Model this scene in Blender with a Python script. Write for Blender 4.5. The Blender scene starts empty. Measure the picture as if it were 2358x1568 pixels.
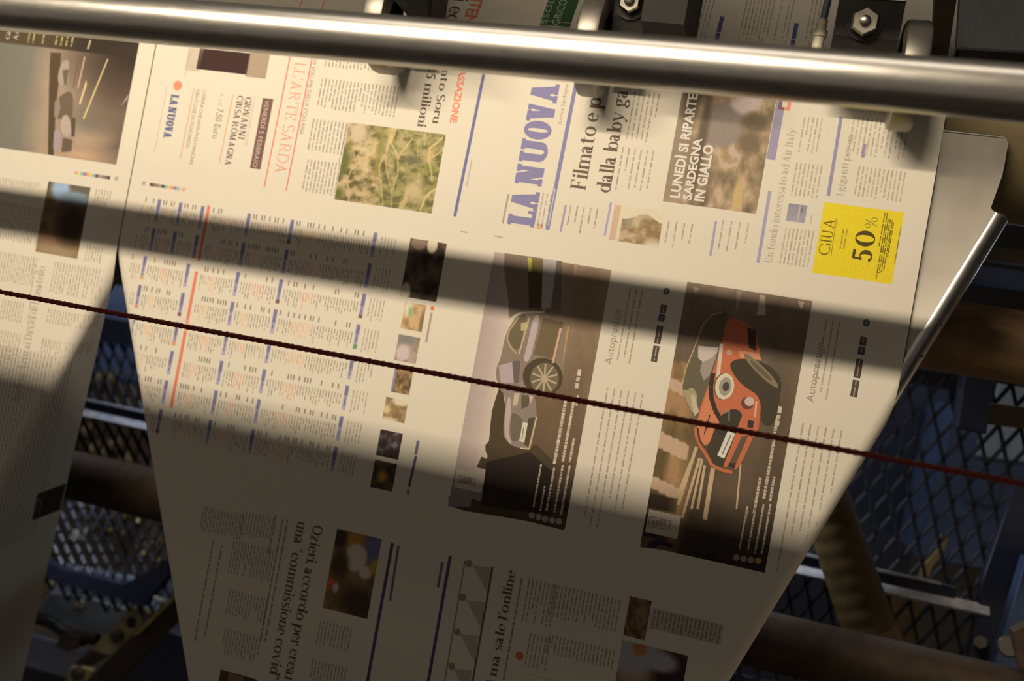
import bpy, math, random
import numpy as np
from math import sin, cos, radians, pi, sqrt, atan, atan2, hypot
from mathutils import Vector, Matrix

# ------------------------------------------------------------------ machine frame
# u runs across the press (right), v runs down the paper web, h stands off the paper towards the viewer
LEAN = radians(20)
ORG = Vector((0, 0, 1.7))
XU = Vector((1, 0, 0)); DV = Vector((0, -sin(LEAN), -cos(LEAN))); NH = Vector((0, -cos(LEAN), sin(LEAN)))
def W(u, v, h=0.0): return ORG + XU*u + DV*v + NH*h

# ------------------------------------------------------------------ camera
FPX = 2300.0
CR = ((0.9545, -0.1787, 0.2389), (0.1686, 0.9837, 0.0622), (-0.2461, -0.0191, 0.9691))
CC = (0.28486, 0.11585, 0.93195)            # u, v, h of the lens
scene = bpy.context.scene
col = scene.collection
def axis(r): return (XU*r[0] + DV*r[1] - NH*r[2]).normalized()
right, down, fwd = axis(CR[0]), axis(CR[1]), axis(CR[2])
cam_data = bpy.data.cameras.new('camera'); cam = bpy.data.objects.new('camera', cam_data); col.objects.link(cam)
m3 = Matrix((right, -down, -fwd)).transposed()
cam.matrix_world = Matrix.Translation(W(*CC)) @ m3.to_4x4()
cam_data.sensor_fit = 'HORIZONTAL'; cam_data.sensor_width = 36.0; cam_data.lens = FPX*36.0/2358
cam_data.clip_start = 0.02; cam_data.clip_end = 60
cam_data.dof.use_dof = True; cam_data.dof.focus_distance = 0.89; cam_data.dof.aperture_fstop = 4.0
scene.camera = cam

def at(px, py, h=0.0):
    """point (u, v) at stand-off h that lies on the sight line of a photo pixel"""
    a, b = (px-1179)/FPX, (py-784)/FPX
    d = [CR[0][i]*a + CR[1][i]*b + CR[2][i] for i in range(3)]
    s = (CC[2]-h)/d[2]
    return (CC[0]+s*d[0], CC[1]+s*d[1])
def P3(px, py, h): return (*at(px, py, h), h)

# ------------------------------------------------------------------ world, exposure, lamps
scene.view_settings.view_transform = 'Standard'; scene.view_settings.look = 'None'
scene.view_settings.exposure = 0.0; scene.view_settings.gamma = 1.0
scene.view_settings.use_curve_mapping = False
world = bpy.data.worlds.new('hall'); scene.world = world; world.use_nodes = True
bg = world.node_tree.nodes['Background']
bg.inputs[0].default_value = (1.0, 0.84, 0.66, 1); bg.inputs[1].default_value = 0.112

LAMP = (-0.34, -0.596, 1.25)
def light(name, kind, pos, power, color, target=None, **kw):
    d = bpy.data.lights.new(name, kind); o = bpy.data.objects.new(name, d); col.objects.link(o)
    d.energy = power; d.color = color
    for k, x in kw.items(): setattr(d, k, x)
    o.location = W(*pos)
    if target is not None:
        dirv = (W(*target)-W(*pos)).normalized(); o.rotation_euler = dirv.to_track_quat('-Z', 'Y').to_euler()
    return o
light('work_lamp_light', 'AREA', LAMP, 25.8, (1.0, 0.835, 0.61), (-0.34, -0.02, 0.0), shape='RECTANGLE', size=1.0, size_y=0.040)
light('overhead_fill_light', 'AREA', (0.0, -2.2, 0.9), 16, (1.0, 0.86, 0.68), (0, 0, 0), shape='RECTANGLE', size=2.4, size_y=0.8)  # added soft overhead fill for the general brightness of the hall
light('side_fill_light', 'AREA', (1.35, 0.60, -0.16), 1.1, (1.0, 0.74, 0.46), (0.55, 0.25, -0.32), shape='RECTANGLE', size=0.8, size_y=0.3)  # added warm fill that lifts the pipe and roller at the right
light('rear_fill_light', 'AREA', (0.62, -0.10, -0.80), 1.1, (0.82, 0.90, 1.0), (0.5, 0.5, -0.55), shape='RECTANGLE', size=1.0, size_y=0.12)  # added cool fill for the cabinets behind the right guard
light('rear_fill_light.001', 'AREA', (-0.95, 0.00, -0.52), 0.45, (0.85, 0.90, 1.0), (-0.70, 0.6, -0.58), shape='RECTANGLE', size=0.5, size_y=0.12)  # added cool fill for the units behind the left guards
light('rear_fill_light.002', 'AREA', (-0.72, 0.448, -0.50), 0.20, (0.78, 0.87, 1.0), (-0.66, 0.75, -0.60), shape='RECTANGLE', size=0.4, size_y=0.04)  # added fill hidden behind the pipe, lifts the lower left plates
light('inner_fill_light', 'AREA', (-0.36, 0.07, -0.33), 0.30, (0.90, 0.93, 1.0), (-0.66, 0.32, -0.46), shape='DISK', size=0.06, spread=radians(95))  # added fill hidden behind the main web, brightens the left rail and mesh
light('inner_fill_light.001', 'AREA', (0.14, 0.07, -0.31), 0.32, (0.95, 0.95, 1.0), (0.52, 0.30, -0.45), shape='DISK', size=0.06, spread=radians(100))  # added hidden fill for the right rail, mesh and duct

# ------------------------------------------------------------------ materials
LIT = (1.11, 0.925, 0.677)
def lin(c): c = c/255.0; return c/12.92 if c <= 0.04045 else ((c+0.055)/1.055)**2.4
def ink(r, g, b): return tuple(min(0.9, max(0.004, lin(x)/l)) for x, l in zip((r, g, b), LIT))
def mat(name, color, rough=0.5, metal=0.0, noise=0.0, nscale=40.0, stretch=None, spec=0.5, color2=None, bump=0.0, aniso=0.0, rnoise=0.0):
    m = bpy.data.materials.new(name); m.use_nodes = True
    nt = m.node_tree; b = nt.nodes['Principled BSDF']
    b.inputs['Base Color'].default_value = (*color, 1); b.inputs['Roughness'].default_value = rough
    b.inputs['Metallic'].default_value = metal; b.inputs['Specular IOR Level'].default_value = spec
    if noise or bump or rnoise:
        tc = nt.nodes.new('ShaderNodeTexCoord'); mp = nt.nodes.new('ShaderNodeMapping')
        nt.links.new(tc.outputs['Object'], mp.inputs[0])
        if stretch: mp.inputs['Scale'].default_value = stretch
        nz = nt.nodes.new('ShaderNodeTexNoise'); nz.inputs['Scale'].default_value = nscale; nz.inputs['Detail'].default_value = 6
        nz.inputs['Roughness'].default_value = 0.65
        nt.links.new(mp.outputs[0], nz.inputs['Vector'])
        if noise:
            rp = nt.nodes.new('ShaderNodeValToRGB')
            c2 = color2 or tuple(x*(1-noise) for x in color)
            rp.color_ramp.elements[0].position = 0.35; rp.color_ramp.elements[1].position = 0.68
            rp.color_ramp.elements[0].color = (*c2, 1); rp.color_ramp.elements[1].color = (*color, 1)
            nt.links.new(nz.outputs['Fac'], rp.inputs[0]); nt.links.new(rp.outputs[0], b.inputs['Base Color'])
        if rnoise:
            mr = nt.nodes.new('ShaderNodeMapRange'); mr.inputs['To Min'].default_value = max(0.02, rough-rnoise); mr.inputs['To Max'].default_value = rough+rnoise
            nt.links.new(nz.outputs['Fac'], mr.inputs['Value']); nt.links.new(mr.outputs[0], b.inputs['Roughness'])
        if bump:
            bp = nt.nodes.new('ShaderNodeBump'); bp.inputs['Strength'].default_value = bump; bp.inputs['Distance'].default_value = 0.002
            nt.links.new(nz.outputs['Fac'], bp.inputs['Height']); nt.links.new(bp.outputs[0], b.inputs['Normal'])
    return m
PAPER = (0.725, 0.690, 0.610)
M = {}
M['paper'] = mat('newsprint', PAPER, 0.75, noise=0.04, nscale=600, spec=0.2)
def ink_material():
    m = bpy.data.materials.new('printed_ink'); m.use_nodes = True; nt = m.node_tree; b = nt.nodes['Principled BSDF']
    a = nt.nodes.new('ShaderNodeAttribute'); a.attribute_name = 'ink'
    tc = nt.nodes.new('ShaderNodeTexCoord'); nz = nt.nodes.new('ShaderNodeTexNoise'); nz.inputs['Scale'].default_value = 700
    mr = nt.nodes.new('ShaderNodeMapRange'); mr.inputs['To Min'].default_value = 0.84; mr.inputs['To Max'].default_value = 1.16
    mx = nt.nodes.new('ShaderNodeMix'); mx.data_type = 'RGBA'; mx.blend_type = 'MULTIPLY'; mx.inputs['Factor'].default_value = 1
    nt.links.new(tc.outputs['Object'], nz.inputs['Vector']); nt.links.new(nz.outputs['Fac'], mr.inputs['Value'])
    nt.links.new(a.outputs['Color'], mx.inputs['A']); nt.links.new(mr.outputs[0], mx.inputs['B'])
    nt.links.new(mx.outputs['Result'], b.inputs['Base Color'])
    b.inputs['Roughness'].default_value = 0.7; b.inputs['Specular IOR Level'].default_value = 0.2
    return m
M['ink'] = ink_material()
M['steel'] = mat('polished_steel', (0.72, 0.70, 0.67), 0.30, 1.0, rnoise=0.05, nscale=60, noise=0.08, stretch=(1, 6, 6))
M['alu'] = mat('scuffed_aluminium', (0.25, 0.236, 0.212), 0.44, 0.9, noise=0.10, nscale=14, stretch=(4, 1, 1), rnoise=0.08)
M['tube'] = mat('edge_tube_steel', (0.42, 0.42, 0.43), 0.34, 1.0, noise=0.15, nscale=60, rnoise=0.06)
M['black'] = mat('blackened_steel', (0.018, 0.016, 0.015), 0.38, 0.4, noise=0.4, nscale=60)
M['bolt'] = mat('zinc_bolt', (0.50, 0.47, 0.42), 0.33, 1.0, noise=0.3, nscale=120)
M['ure'] = mat('yellow_urethane', (0.46, 0.37, 0.14), 0.45, noise=0.2, nscale=60)
M['cord'] = mat('red_cord', (0.26, 0.028, 0.014), 0.7, noise=0.3, nscale=500)
M['olive'] = mat('olive_roller_rubber', (0.175, 0.135, 0.068), 0.55, noise=0.35, nscale=18, stretch=(0.3, 1, 1))
M['rust'] = mat('rusty_brown_steel', (0.30, 0.185, 0.095), 0.6, 0.3, noise=0.55, nscale=35, stretch=(0.5, 1, 1), bump=0.3)
M['rustdark'] = mat('dark_brown_steel', (0.075, 0.047, 0.026), 0.62, 0.2, noise=0.5, nscale=30, bump=0.3)
M['ochre'] = mat('ochre_duct', (0.13, 0.085, 0.026), 0.6, noise=0.5, nscale=26, bump=0.2)
M['navy'] = mat('navy_paint', (0.014, 0.019, 0.045), 0.5, noise=0.3, nscale=40)
M['blue'] = mat('blue_machine_paint', (0.060, 0.095, 0.20), 0.42, noise=0.3, nscale=20)
M['plateblue'] = mat('plate_blue_paint', (0.20, 0.22, 0.34), 0.4, noise=0.2, nscale=25)
M['bluegrey'] = mat('blue_grey_paint', (0.27, 0.31, 0.37), 0.35, noise=0.25, nscale=25)
M['paleblue'] = mat('pale_blue_panel', (0.26, 0.32, 0.44), 0.45, noise=0.2, nscale=25)
M['railpaint'] = mat('worn_rail_paint', (0.62, 0.62, 0.64), 0.45, noise=0.5, nscale=60, color2=(0.28, 0.32, 0.42))
M['yellow'] = mat('yellow_paint', (0.42, 0.33, 0.13), 0.5, noise=0.45, nscale=45)
M['mesh'] = mat('mesh_paint', (0.030, 0.033, 0.045), 0.34, 0.4, noise=0.3, nscale=80)
M['brass'] = mat('brass', (0.45, 0.33, 0.13), 0.35, 1.0, noise=0.2, nscale=60)
M['ivory'] = mat('ivory_panel', (0.62, 0.58, 0.46), 0.5, noise=0.15, nscale=40)
M['hose'] = mat('blue_air_hose', (0.10, 0.16, 0.20), 0.4)
M['cover'] = mat('glossy_cover_paint', (0.30, 0.32, 0.37), 0.28, noise=0.35, nscale=9, stretch=(3, 1, 1))
M['shadow'] = mat('shaded_steel', (0.035, 0.027, 0.02), 0.5, noise=0.3, nscale=60)  # dark base colour stands in for steel lying in shade
M['hall'] = mat('hall_wall_paint', (0.030, 0.034, 0.045), 0.7, noise=0.4, nscale=3)
M['floor'] = mat('concrete_floor', (0.12, 0.11, 0.10), 0.8, noise=0.3, nscale=5)
M['lamp'] = mat('lamp_housing_paint', (0.10, 0.10, 0.10), 0.6, noise=0.2, nscale=20)
M['reflector'] = mat('reflector_paint', (0.42, 0.40, 0.37), 0.6, noise=0.2, nscale=20)
M['wire'] = mat('black_hole', (0.01, 0.01, 0.01), 0.8)

# ------------------------------------------------------------------ object helpers
def wloc(o):
    v = Vector((0, 0, 0))
    while o is not None: v += o.location; o = o.parent
    return v
def finish(name, verts, faces, m, parent=None, colors=None, smooth=False, origin=None):
    """link ONE mesh object; verts are world points"""
    verts = [Vector(v) for v in verts]
    if parent is not None: base = wloc(parent); loc = Vector((0, 0, 0))
    else:
        if origin is None:
            xs = [v.x for v in verts]; ys = [v.y for v in verts]; zs = [v.z for v in verts]
            origin = Vector(((min(xs)+max(xs))/2, (min(ys)+max(ys))/2, min(zs)))
        base = Vector(origin); loc = base.copy()
    me = bpy.data.meshes.new(name); me.from_pydata([v-base for v in verts], [], faces); me.update()
    if smooth:
        me.polygons.foreach_set('use_smooth', [True]*len(me.polygons))
    if colors is not None:
        ca = me.color_attributes.new('ink', 'FLOAT_COLOR', 'POINT')
        flat = np.ones((len(verts), 4), dtype=np.float32); flat[:, :3] = np.array(colors, dtype=np.float32)
        ca.data.foreach_set('color', flat.ravel())
    me.materials.append(m)
    o = bpy.data.objects.new(name, me); col.objects.link(o); o.location = loc
    if parent is not None: o.parent = parent
    return o
def tag(o, label=None, cat=None, group=None, kind=None):
    for k, x in (('label', label), ('category', cat), ('group', group), ('kind', kind)):
        if x: o[k] = x
    return o
def thing(name, pos, label, cat, group=None):
    o = bpy.data.objects.new(name, None); col.objects.link(o); o.location = W(*pos); o.empty_display_size = 0.03
    return tag(o, label, cat, group)
class MB:
    """collects solids given in machine coordinates (u, v, h)"""
    def __init__(s): s.v = []; s.f = []
    def add(s, pts, faces):
        n = len(s.v); s.v += [W(*p) for p in pts]; s.f += [[n+i for i in f] for f in faces]; return s
    def box(s, o, a, b, c):
        o, a, b, c = (np.array(x, float) for x in (o, a, b, c))
        p = [o, o+a, o+a+b, o+b, o+c, o+a+c, o+a+b+c, o+b+c]
        return s.add(p, [(0, 3, 2, 1), (4, 5, 6, 7), (0, 1, 5, 4), (1, 2, 6, 5), (2, 3, 7, 6), (3, 0, 4, 7)])
    def slab(s, poly, h, t, bev=0.0):
        """polygon (u, v) at stand-off h with thickness t behind it, edges chamfered by bev"""
        n = len(poly)
        cu = sum(p[0] for p in poly)/n; cv = sum(p[1] for p in poly)/n
        def sh(p, d):
            l = hypot(p[0]-cu, p[1]-cv) or 1
            return (p[0]-(p[0]-cu)/l*d, p[1]-(p[1]-cv)/l*d)
        rings = ([[(*sh(p, bev), h) for p in poly], [(*p, h-bev) for p in poly]] if bev else [[(*p, h) for p in poly]]) + [[(*p, h-t) for p in poly]]
        pts = [q for r in rings for q in r]; fs = [list(range(n)), list(range(len(pts)-1, len(pts)-n-1, -1))]
        for k in range(len(rings)-1):
            for i in range(n): fs.append((k*n+i, (k+1)*n+i, (k+1)*n+(i+1) % n, k*n+(i+1) % n))
        return s.add(pts, fs)
    def lathe(s, p0, ax, prof, seg=32, closed=True):
        """prof: (distance along ax, radius)"""
        p0 = np.array(p0, float); ax = np.array(ax, float); ax /= np.linalg.norm(ax)
        t = np.array((0, 0, 1.0)) if abs(ax[2]) < 0.9 else np.array((1.0, 0, 0))
        e1 = np.cross(ax, t); e1 /= np.linalg.norm(e1); e2 = np.cross(ax, e1)
        pts = []; fs = []
        for d, r in prof:
            for k in range(seg):
                a = 2*pi*k/seg; pts.append(p0+ax*d+e1*r*cos(a)+e2*r*sin(a))
        for i in range(len(prof)-1):
            for k in range(seg): fs.append((i*seg+k, i*seg+(k+1) % seg, (i+1)*seg+(k+1) % seg, (i+1)*seg+k))
        if closed:
            fs.append(list(range(seg-1, -1, -1))); fs.append([(len(prof)-1)*seg+k for k in range(seg)])
        return s.add(pts, fs)
    def tube(s, p0, p1, r, seg=32, bev=0.0):
        L = float(np.linalg.norm(np.array(p1, float)-np.array(p0, float)))
        pr = [(0, r-bev), (bev, r), (L-bev, r), (L, r-bev)] if bev else [(0, r), (L, r)]
        return s.lathe(p0, np.array(p1, float)-np.array(p0, float), pr, seg)
    def build(s, name, m, parent=None, smooth=False):
        o = finish(name, s.v, s.f, m, parent, smooth=smooth)
        if smooth:
            try: o.data.set_sharp_from_angle(angle=radians(38))
            except Exception: pass
        return o

# ------------------------------------------------------------------ the running paper: surface of one web on its former
VB, RR, BEND = -0.185, 0.09, radians(28)     # where the web leaves the top roller
RF, BETA = 0.0120, radians(84)               # fold over the former's edge tube
W0, SLR, SLL = 0.425, 0.37, 0.42
def surf(u, v, uc=0.0, lift=0.0):
    uu = u-uc
    if v < VB:
        s = VB-v
        if s < RR*BEND:
            ph = s/RR; vv = VB-RR*sin(ph); hh = -RR*(1-cos(ph))
        else:
            e = s-RR*BEND; ph = BEND; vv = VB-RR*sin(ph)-e*cos(ph); hh = -RR*(1-cos(ph))-e*sin(ph)
        return (u, vv-lift*sin(ph), hh+lift*cos(ph))
    sg = 1 if uu > 0 else -1
    sl = SLR if sg > 0 else SLL
    w = W0-sl*v
    if abs(uu) <= w: return (u, v, lift)
    al = atan(sl); d = (abs(uu)-w)*cos(al); nu, nv = sg*cos(al), sin(al)
    bu, bv = u-d*nu, v-d*nv
    L = RF*BETA
    if d < L: ph = d/RF; o = RF*sin(ph); dep = RF*(1-cos(ph))
    else: ph = BETA; o = RF*sin(ph)+(d-L)*cos(ph); dep = RF*(1-cos(ph))+(d-L)*sin(ph)
    o += lift*sin(ph)
    return (bu+o*nu, bv+o*nv, -dep+lift*cos(ph))

class Ink:
    """flat printing that follows the paper; every polygon keeps its own colour"""
    def __init__(s, uc=0.0): s.v = []; s.f = []; s.c = []; s.uc = uc
    def _edge(s, u, v):
        uu = u-s.uc; return v < VB or abs(uu) > W0-(SLR if uu > 0 else SLL)*v-0.004
    def poly(s, pts, c, layer=1):
        n = len(s.v); s.k = (getattr(s, 'k', 0)+1) % 9; L = 4e-5*layer+s.k*3e-6   # overprinted pieces never share a plane
        s.v += [W(*surf(u, v, s.uc, L)) for u, v in pts]; s.c += [c]*len(pts); s.f.append(list(range(n, n+len(pts))))
    def grid(s, u0, u1, v0, v1, nu, nv, cols, layer=1):
        n = len(s.v); L = 4e-5*layer
        for j in range(nv+1):
            for i in range(nu+1):
                s.v.append(W(*surf(u0+(u1-u0)*i/nu, v0+(v1-v0)*j/nv, s.uc, L)))
                s.c.append(tuple(cols[j][i]) if cols is not None and not isinstance(cols, tuple) else cols)
        for j in range(nv):
            for i in range(nu):
                a = n+j*(nu+1)+i; s.f.append((a, a+nu+1, a+nu+2, a+1))
    def rect(s, u0, u1, v0, v1, c, layer=1):
        if u1 < u0: u0, u1 = u1, u0
        if v1 < v0: v0, v1 = v1, v0
        e = any(s._edge(a, b) for a in (u0, u1) for b in (v0, v1))
        nu = max(1, int((u1-u0)/0.004)) if e else 1; nv = max(1, int((v1-v0)/0.006)) if e else 1
        s.grid(u0, u1, v0, v1, nu, nv, c, layer)
    def strip(s, A, B, w, c, layer=1):
        """bar of width w (m) between two uv points"""
        dx, dy = B[0]-A[0], B[1]-A[1]; L = hypot(dx, dy); nx, ny = -dy/L*w/2, dx/L*w/2
        s.poly([(A[0]+nx, A[1]+ny), (B[0]+nx, B[1]+ny), (B[0]-nx, B[1]-ny), (A[0]-nx, A[1]-ny)], c, layer)
    def line(s, pts, w, c, layer=1):
        for a, b in zip(pts, pts[1:]): s.strip(a, b, w, c, layer)
    def disc(s, cx, cy, r, c, layer=1, rv=None, n=24):
        rv = rv or r; s.poly([(cx+r*cos(2*pi*k/n), cy+rv*sin(2*pi*k/n)) for k in range(n)], c, layer)
    def column(s, u0, u1, v0, v1, c=(180, 158, 128), pitch=0.0036, th=0.0013, seed=1, ragged=0.0, short=0.1, accent=None, layer=1, dash=(0.0035, 0.011), gap=(0.0010, 0.0016)):
        """lines of small type running along v, stacked across u"""
        rnd = random.Random(seed)
        if u1 < u0: u0, u1 = u1, u0
        if v1 < v0: v0, v1 = v1, v0
        n = max(1, int(round((u1-u0)/pitch)))
        for i in range(n):
            u = u0+(i+0.5)*(u1-u0)/n; v = v0; end = v1-(rnd.random()*ragged+(0.5*rnd.random() if rnd.random() < short else 0))*(v1-v0)
            cc = c
            if accent and accent[0] <= i/n < accent[1]: cc = accent[2]
            while v < end-0.001:
                l = min(rnd.uniform(*dash), end-v); k = rnd.uniform(0.93, 1.06)
                s.rect(u-th/2, u+th/2, v, v+l, ink(*(min(255, x*k) for x in cc)), layer); v += l+rnd.uniform(*gap)
    def build(s, name, parent, label=None):
        o = finish(name, s.v, s.f, M['ink'], parent, colors=s.c)
        if label: o['label'] = label
        return o

# ------------------------------------------------------------------ lettering
class Glyphs:
    """seriffed letters drawn from stems, hairlines and crescents; cap height 1"""
    def __init__(s, T=0.16, t=0.05, sf=0.07, st=0.045, wide=1.0, side=0.015): s.T, s.t, s.sf, s.st, s.wide, s.side = T, t, sf, st, wide, side
    def stem(s, x, y0, y1, b='b', tp='b', T=None):
        T = T or s.T; out = [[(x, y0), (x+T, y0), (x+T, y1), (x, y1)]]
        for flag, y in ((b, y0), (tp, y1-s.st)):
            if flag:
                l = s.sf if flag in 'bl' else 0; r = s.sf if flag in 'br' else 0
                out.append([(x-l, y), (x+T+r, y), (x+T+r, y+s.st), (x-l, y+s.st)])
        return out
    def bar(s, x0, x1, y, t=None): t = t or s.t; return [[(x0, y), (x1, y), (x1, y+t), (x0, y+t)]]
    def diag(s, x0, y0, x1, y1, w): return [[(x0, y0), (x0+w, y0), (x1+w, y1), (x1, y1)]]
    def foot(s, x, w, y): return [[(x-s.sf, y), (x+w+s.sf, y), (x+w+s.sf, y+s.st), (x-s.sf, y+s.st)]]
    def arc(s, cx, cy, rx, ry, a0=0, a1=360, T=None, t=None, n=None):
        T = T or s.T; t = t or s.t; n = n or max(6, int(abs(a1-a0)/18)); out = []
        P = [(radians(a0+(a1-a0)*k/n)) for k in range(n+1)]
        o = [(cx+rx*cos(a), cy+ry*sin(a)) for a in P]; i = [(cx+(rx-T)*cos(a), cy+(ry-t)*sin(a)) for a in P]
        for k in range(n): out.append([o[k], o[k+1], i[k+1], i[k]])
        return out
    def dot(s, x, y, r): return [[(x+r*cos(k*pi/5), y+r*sin(k*pi/5)) for k in range(10)]]
    def get(s, ch):
        T, t, sf, X = s.T, s.t, s.sf, 0.68
        st, bar, diag, arc, dot, foot = s.stem, s.bar, s.diag, s.arc, s.dot, s.foot
        h = s.side; x = h+sf*0.75
        if ch == ' ': return 0.26, []
        if ch in 'oO0':
            ry = {'o': X/2+.01}.get(ch, .51); rx = {'o': .27+T*.35, 'O': .36+T*.35, '0': .24+T*.4}[ch]
            return 2*rx+2*h, arc(h+rx, ry-.01, rx, ry)
        if ch in 'l1': return T+2*x, st(x, 0, 1.02, 'b', 'l')
        if ch == 'i': return T+2*x, st(x, 0, X, 'b', 'l')+dot(x+T/2, .9, .06+T*.22)
        if ch == 't': return T+.32, st(h+.1, .08, .86, '', '')+bar(h, h+T+.24, X-t)+arc(h+.1+T*.5+.13, .13, .13+T*.5, .14, 180, 310)
        if ch == 'r': return T+.34, st(x, 0, X, 'b', 'l')+arc(x+T+.06, X-.17, .17, .17, 25, 150, T*.7)+dot(x+T+.17, X-.1, .04+T*.25)
        if ch in 'nmhu':
            if ch == 'u': return 2*T+.2+2*x, st(x, .12, X, '', 'l')+st(x+T+.2, 0, X, 'r', 'l')+arc(x+T+.1, .17, T+.1, .18, 180, 330)
            out = st(x, 0, 1.02 if ch == 'h' else X, 'b', 'l'); a = T+.2
            for k in range(2 if ch == 'm' else 1):
                x0 = x+a*(k+1); out += st(x0, 0, X-.16, 'b', '')+arc(x0-.1, X-.19, T+.1, .19, 0, 140)
            return a*(2 if ch == 'm' else 1)+T+2*x, out
        if ch in 'bpdqg':
            rx, ry = .25+T*.3, X/2
            if ch == 'b': return 2*rx+T*.4+x+h, st(x, 0, 1.02, '', 'l')+arc(x+T*.5+rx, ry, rx, ry+.01)
            if ch == 'p': return 2*rx+T*.4+x+h, st(x, -.3, X, 'b', 'l')+arc(x+T*.5+rx, ry, rx, ry+.01)
            if ch == 'd': return 2*rx+T*.4+x+h, arc(h+rx, ry, rx, ry+.01)+st(h+2*rx-T*.6, 0, 1.02, 'r', 'l')
            if ch == 'q': return 2*rx+T*.4+x+h, arc(h+rx, ry, rx, ry+.01)+st(h+2*rx-T*.6, -.3, X, 'b', '')
            return 2*rx+2*h+.04, arc(h+rx, .46, rx*.86, .23)+arc(h+rx, -.1, rx, .19, t=s.t*1.3)+bar(h+rx, h+2*rx+.05, X-.06, t*1.3)+diag(h+rx*.5, .02, h+rx*.4, .26, T*.6)
        if ch == 'a': return .46+T, st(h+.26, .06, .48, '', '')+arc(h+.2, .46, .06+T+.0, .23, 0, 160)+arc(h+.17+T*.2, .2, .17+T*.2, .21)+bar(h+.26, h+.34+T, 0, .08)
        if ch in 'ce':
            rx = .25+T*.3; o = arc(h+rx, X/2, rx, X/2+.01, 45, 318)
            if ch == 'c': return 2*rx+2*h-.03, o+dot(h+rx*1.6, X*.76, .04+T*.25)
            return 2*rx+2*h-.02, arc(h+rx, X/2, rx, X/2+.01, 0, 318)+bar(h+T*.6, h+2*rx-T*.3, X/2-.0)
        if ch in 'sS':
            H = X if ch == 's' else 1.0; rx = .2+T*.25 if ch == 's' else .26+T*.3; q = H/4
            return 2*rx+2*h, arc(h+rx, H-q, rx, q+.01, 30, 250, T*.85, t*1.1)+arc(h+rx, q, rx, q+.03, -150, 80, T*.85, t*1.1)+diag(h+rx*.55, q*1.55, h+rx*.35, H-q*1.45, T*1.1)
        if ch in 'vy': 
            o = diag(h+.3, 0, h+.02, X, T)+diag(h+.3+T*.4, 0, h+.56+T*.2, X, t)+foot(h+.02, T, X-s.st)+foot(h+.52+T*.2, t, X-s.st)
            if ch == 'y': o += diag(h+.14, -.28, h+.33, .1, t*1.3)+dot(h+.12, -.24, .05+T*.2)
            return .7+T*.4, o
        if ch in 'zZ':
            H = X if ch == 'z' else 1.0; return .56+T*.3, bar(h, h+.44+T*.3, 0)+bar(h, h+.44+T*.3, H-t)+diag(h, 0, h+.44-T*.7, H, T)
        if ch == 'f': return T+.3, st(x, 0, .82, 'b', '')+arc(x+T+.06, .82, T+.06, .2, 40, 180)+bar(h, x+T+.16, X-t)
        # capitals
        if ch == 'I': return T+2*x, st(x, 0, 1)
        if ch == 'L': return T+.42+x, st(x, 0, 1, 'b', 'b')+bar(x, x+T+.36, 0, s.st)+bar(x+T+.36-t*1.2, x+T+.36, 0, .3)+[[(x+T+.36-t*1.6, 0), (x+T+.36, 0), (x+T+.36, .28), (x+T+.36-t, .28)]]
        if ch in 'EF':
            o = st(x, 0, 1)+bar(x, x+T+.36, 1-s.st, s.st)+[[(x+T+.36-t*1.3, .76), (x+T+.36, .76), (x+T+.36, 1), (x+T+.36-t*2, 1)]]+bar(x+T, x+T+.22, .48)+bar(x+T+.22-t, x+T+.22, .39, .22)
            if ch == 'E': o += bar(x, x+T+.4, 0, s.st)+[[(x+T+.4-t*2, 0), (x+T+.4, 0), (x+T+.4, .25), (x+T+.4-t*1.3, .25)]]
            return T+.46+x, o
        if ch == 'T': return .74+T*.5, st(.37-T*.25, 0, 1, 'b', '')+bar(h, .68+T*.5, 1-s.st, s.st)+bar(h, h+t*1.3, .74, .26)+bar(.68+T*.5-t*1.3, .68+T*.5, .74, .26)
        if ch == 'D': return .62+T*.7+x, st(x, 0, 1, 'l', 'l')+arc(x+.24, .5, .36+T*.6, .5, -90, 90)+bar(x, x+.25, 0)+bar(x, x+.25, 1-t)
        if ch in 'PRB':
            rx = .24+T*.4; o = st(x, 0, 1, 'b' if ch != 'B' else 'l', 'l')+arc(x+T+.12, .745, rx, .255, -90, 90)+bar(x, x+T+.13, 1-t)+bar(x, x+T+.13, .49)
            if ch == 'R': o += diag(x+T+.38, 0, x+T+.1, .5, T)+foot(x+T+.38, T, 0); return T*1.9+.52+x, o
            if ch == 'B': o += arc(x+T+.14, .26, rx+.03, .26, -90, 90)+bar(x, x+T+.15, 0)
            return T*1.2+.44+x, o
        if ch == 'U': return 2*T+.38+x, st(x, .25, 1, '', 'b')+st(x+T+.26, .25, 1, '', 'b', max(t*1.4, T*s.wide*.0+t*1.4) if T < .25 else T)+arc(x+T+.13+(0 if T >= .25 else 0), .27, T+.13, .28, 180, 360, T, max(t, T*.3))
        if ch == 'N':
            th = t*1.4 if T < .25 else T*.55
            return .62+T+2*sf+h, st(x, 0, 1, 'b', 'l', th)+st(x+.46+T*.5, 0, 1, '', 'b', th)+diag(x+.46+T*.5-T*.6, 0, x, 1, T*1.15)
        if ch == 'M':
            th = t*1.4
            return .86+T+2*sf, st(x, 0, 1, 'b', 'l', th)+st(x+.64, 0, 1, 'b', 'r', T)+diag(x+.3, 0, x, 1, T)+diag(x+.3+T*.4, 0, x+.64, 1, t*1.2)
        if ch in 'AÀ':
            th = t*1.4 if T < .25 else T*.55
            return .74+T*.8, diag(h+.06, 0, h+.3, 1, th)+diag(h+.5, 0, h+.27, 1, T)+bar(h+.15, h+.56, .28, max(t, th*.7))+foot(h+.06, th, 0)+foot(h+.5, T, 0)
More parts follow.
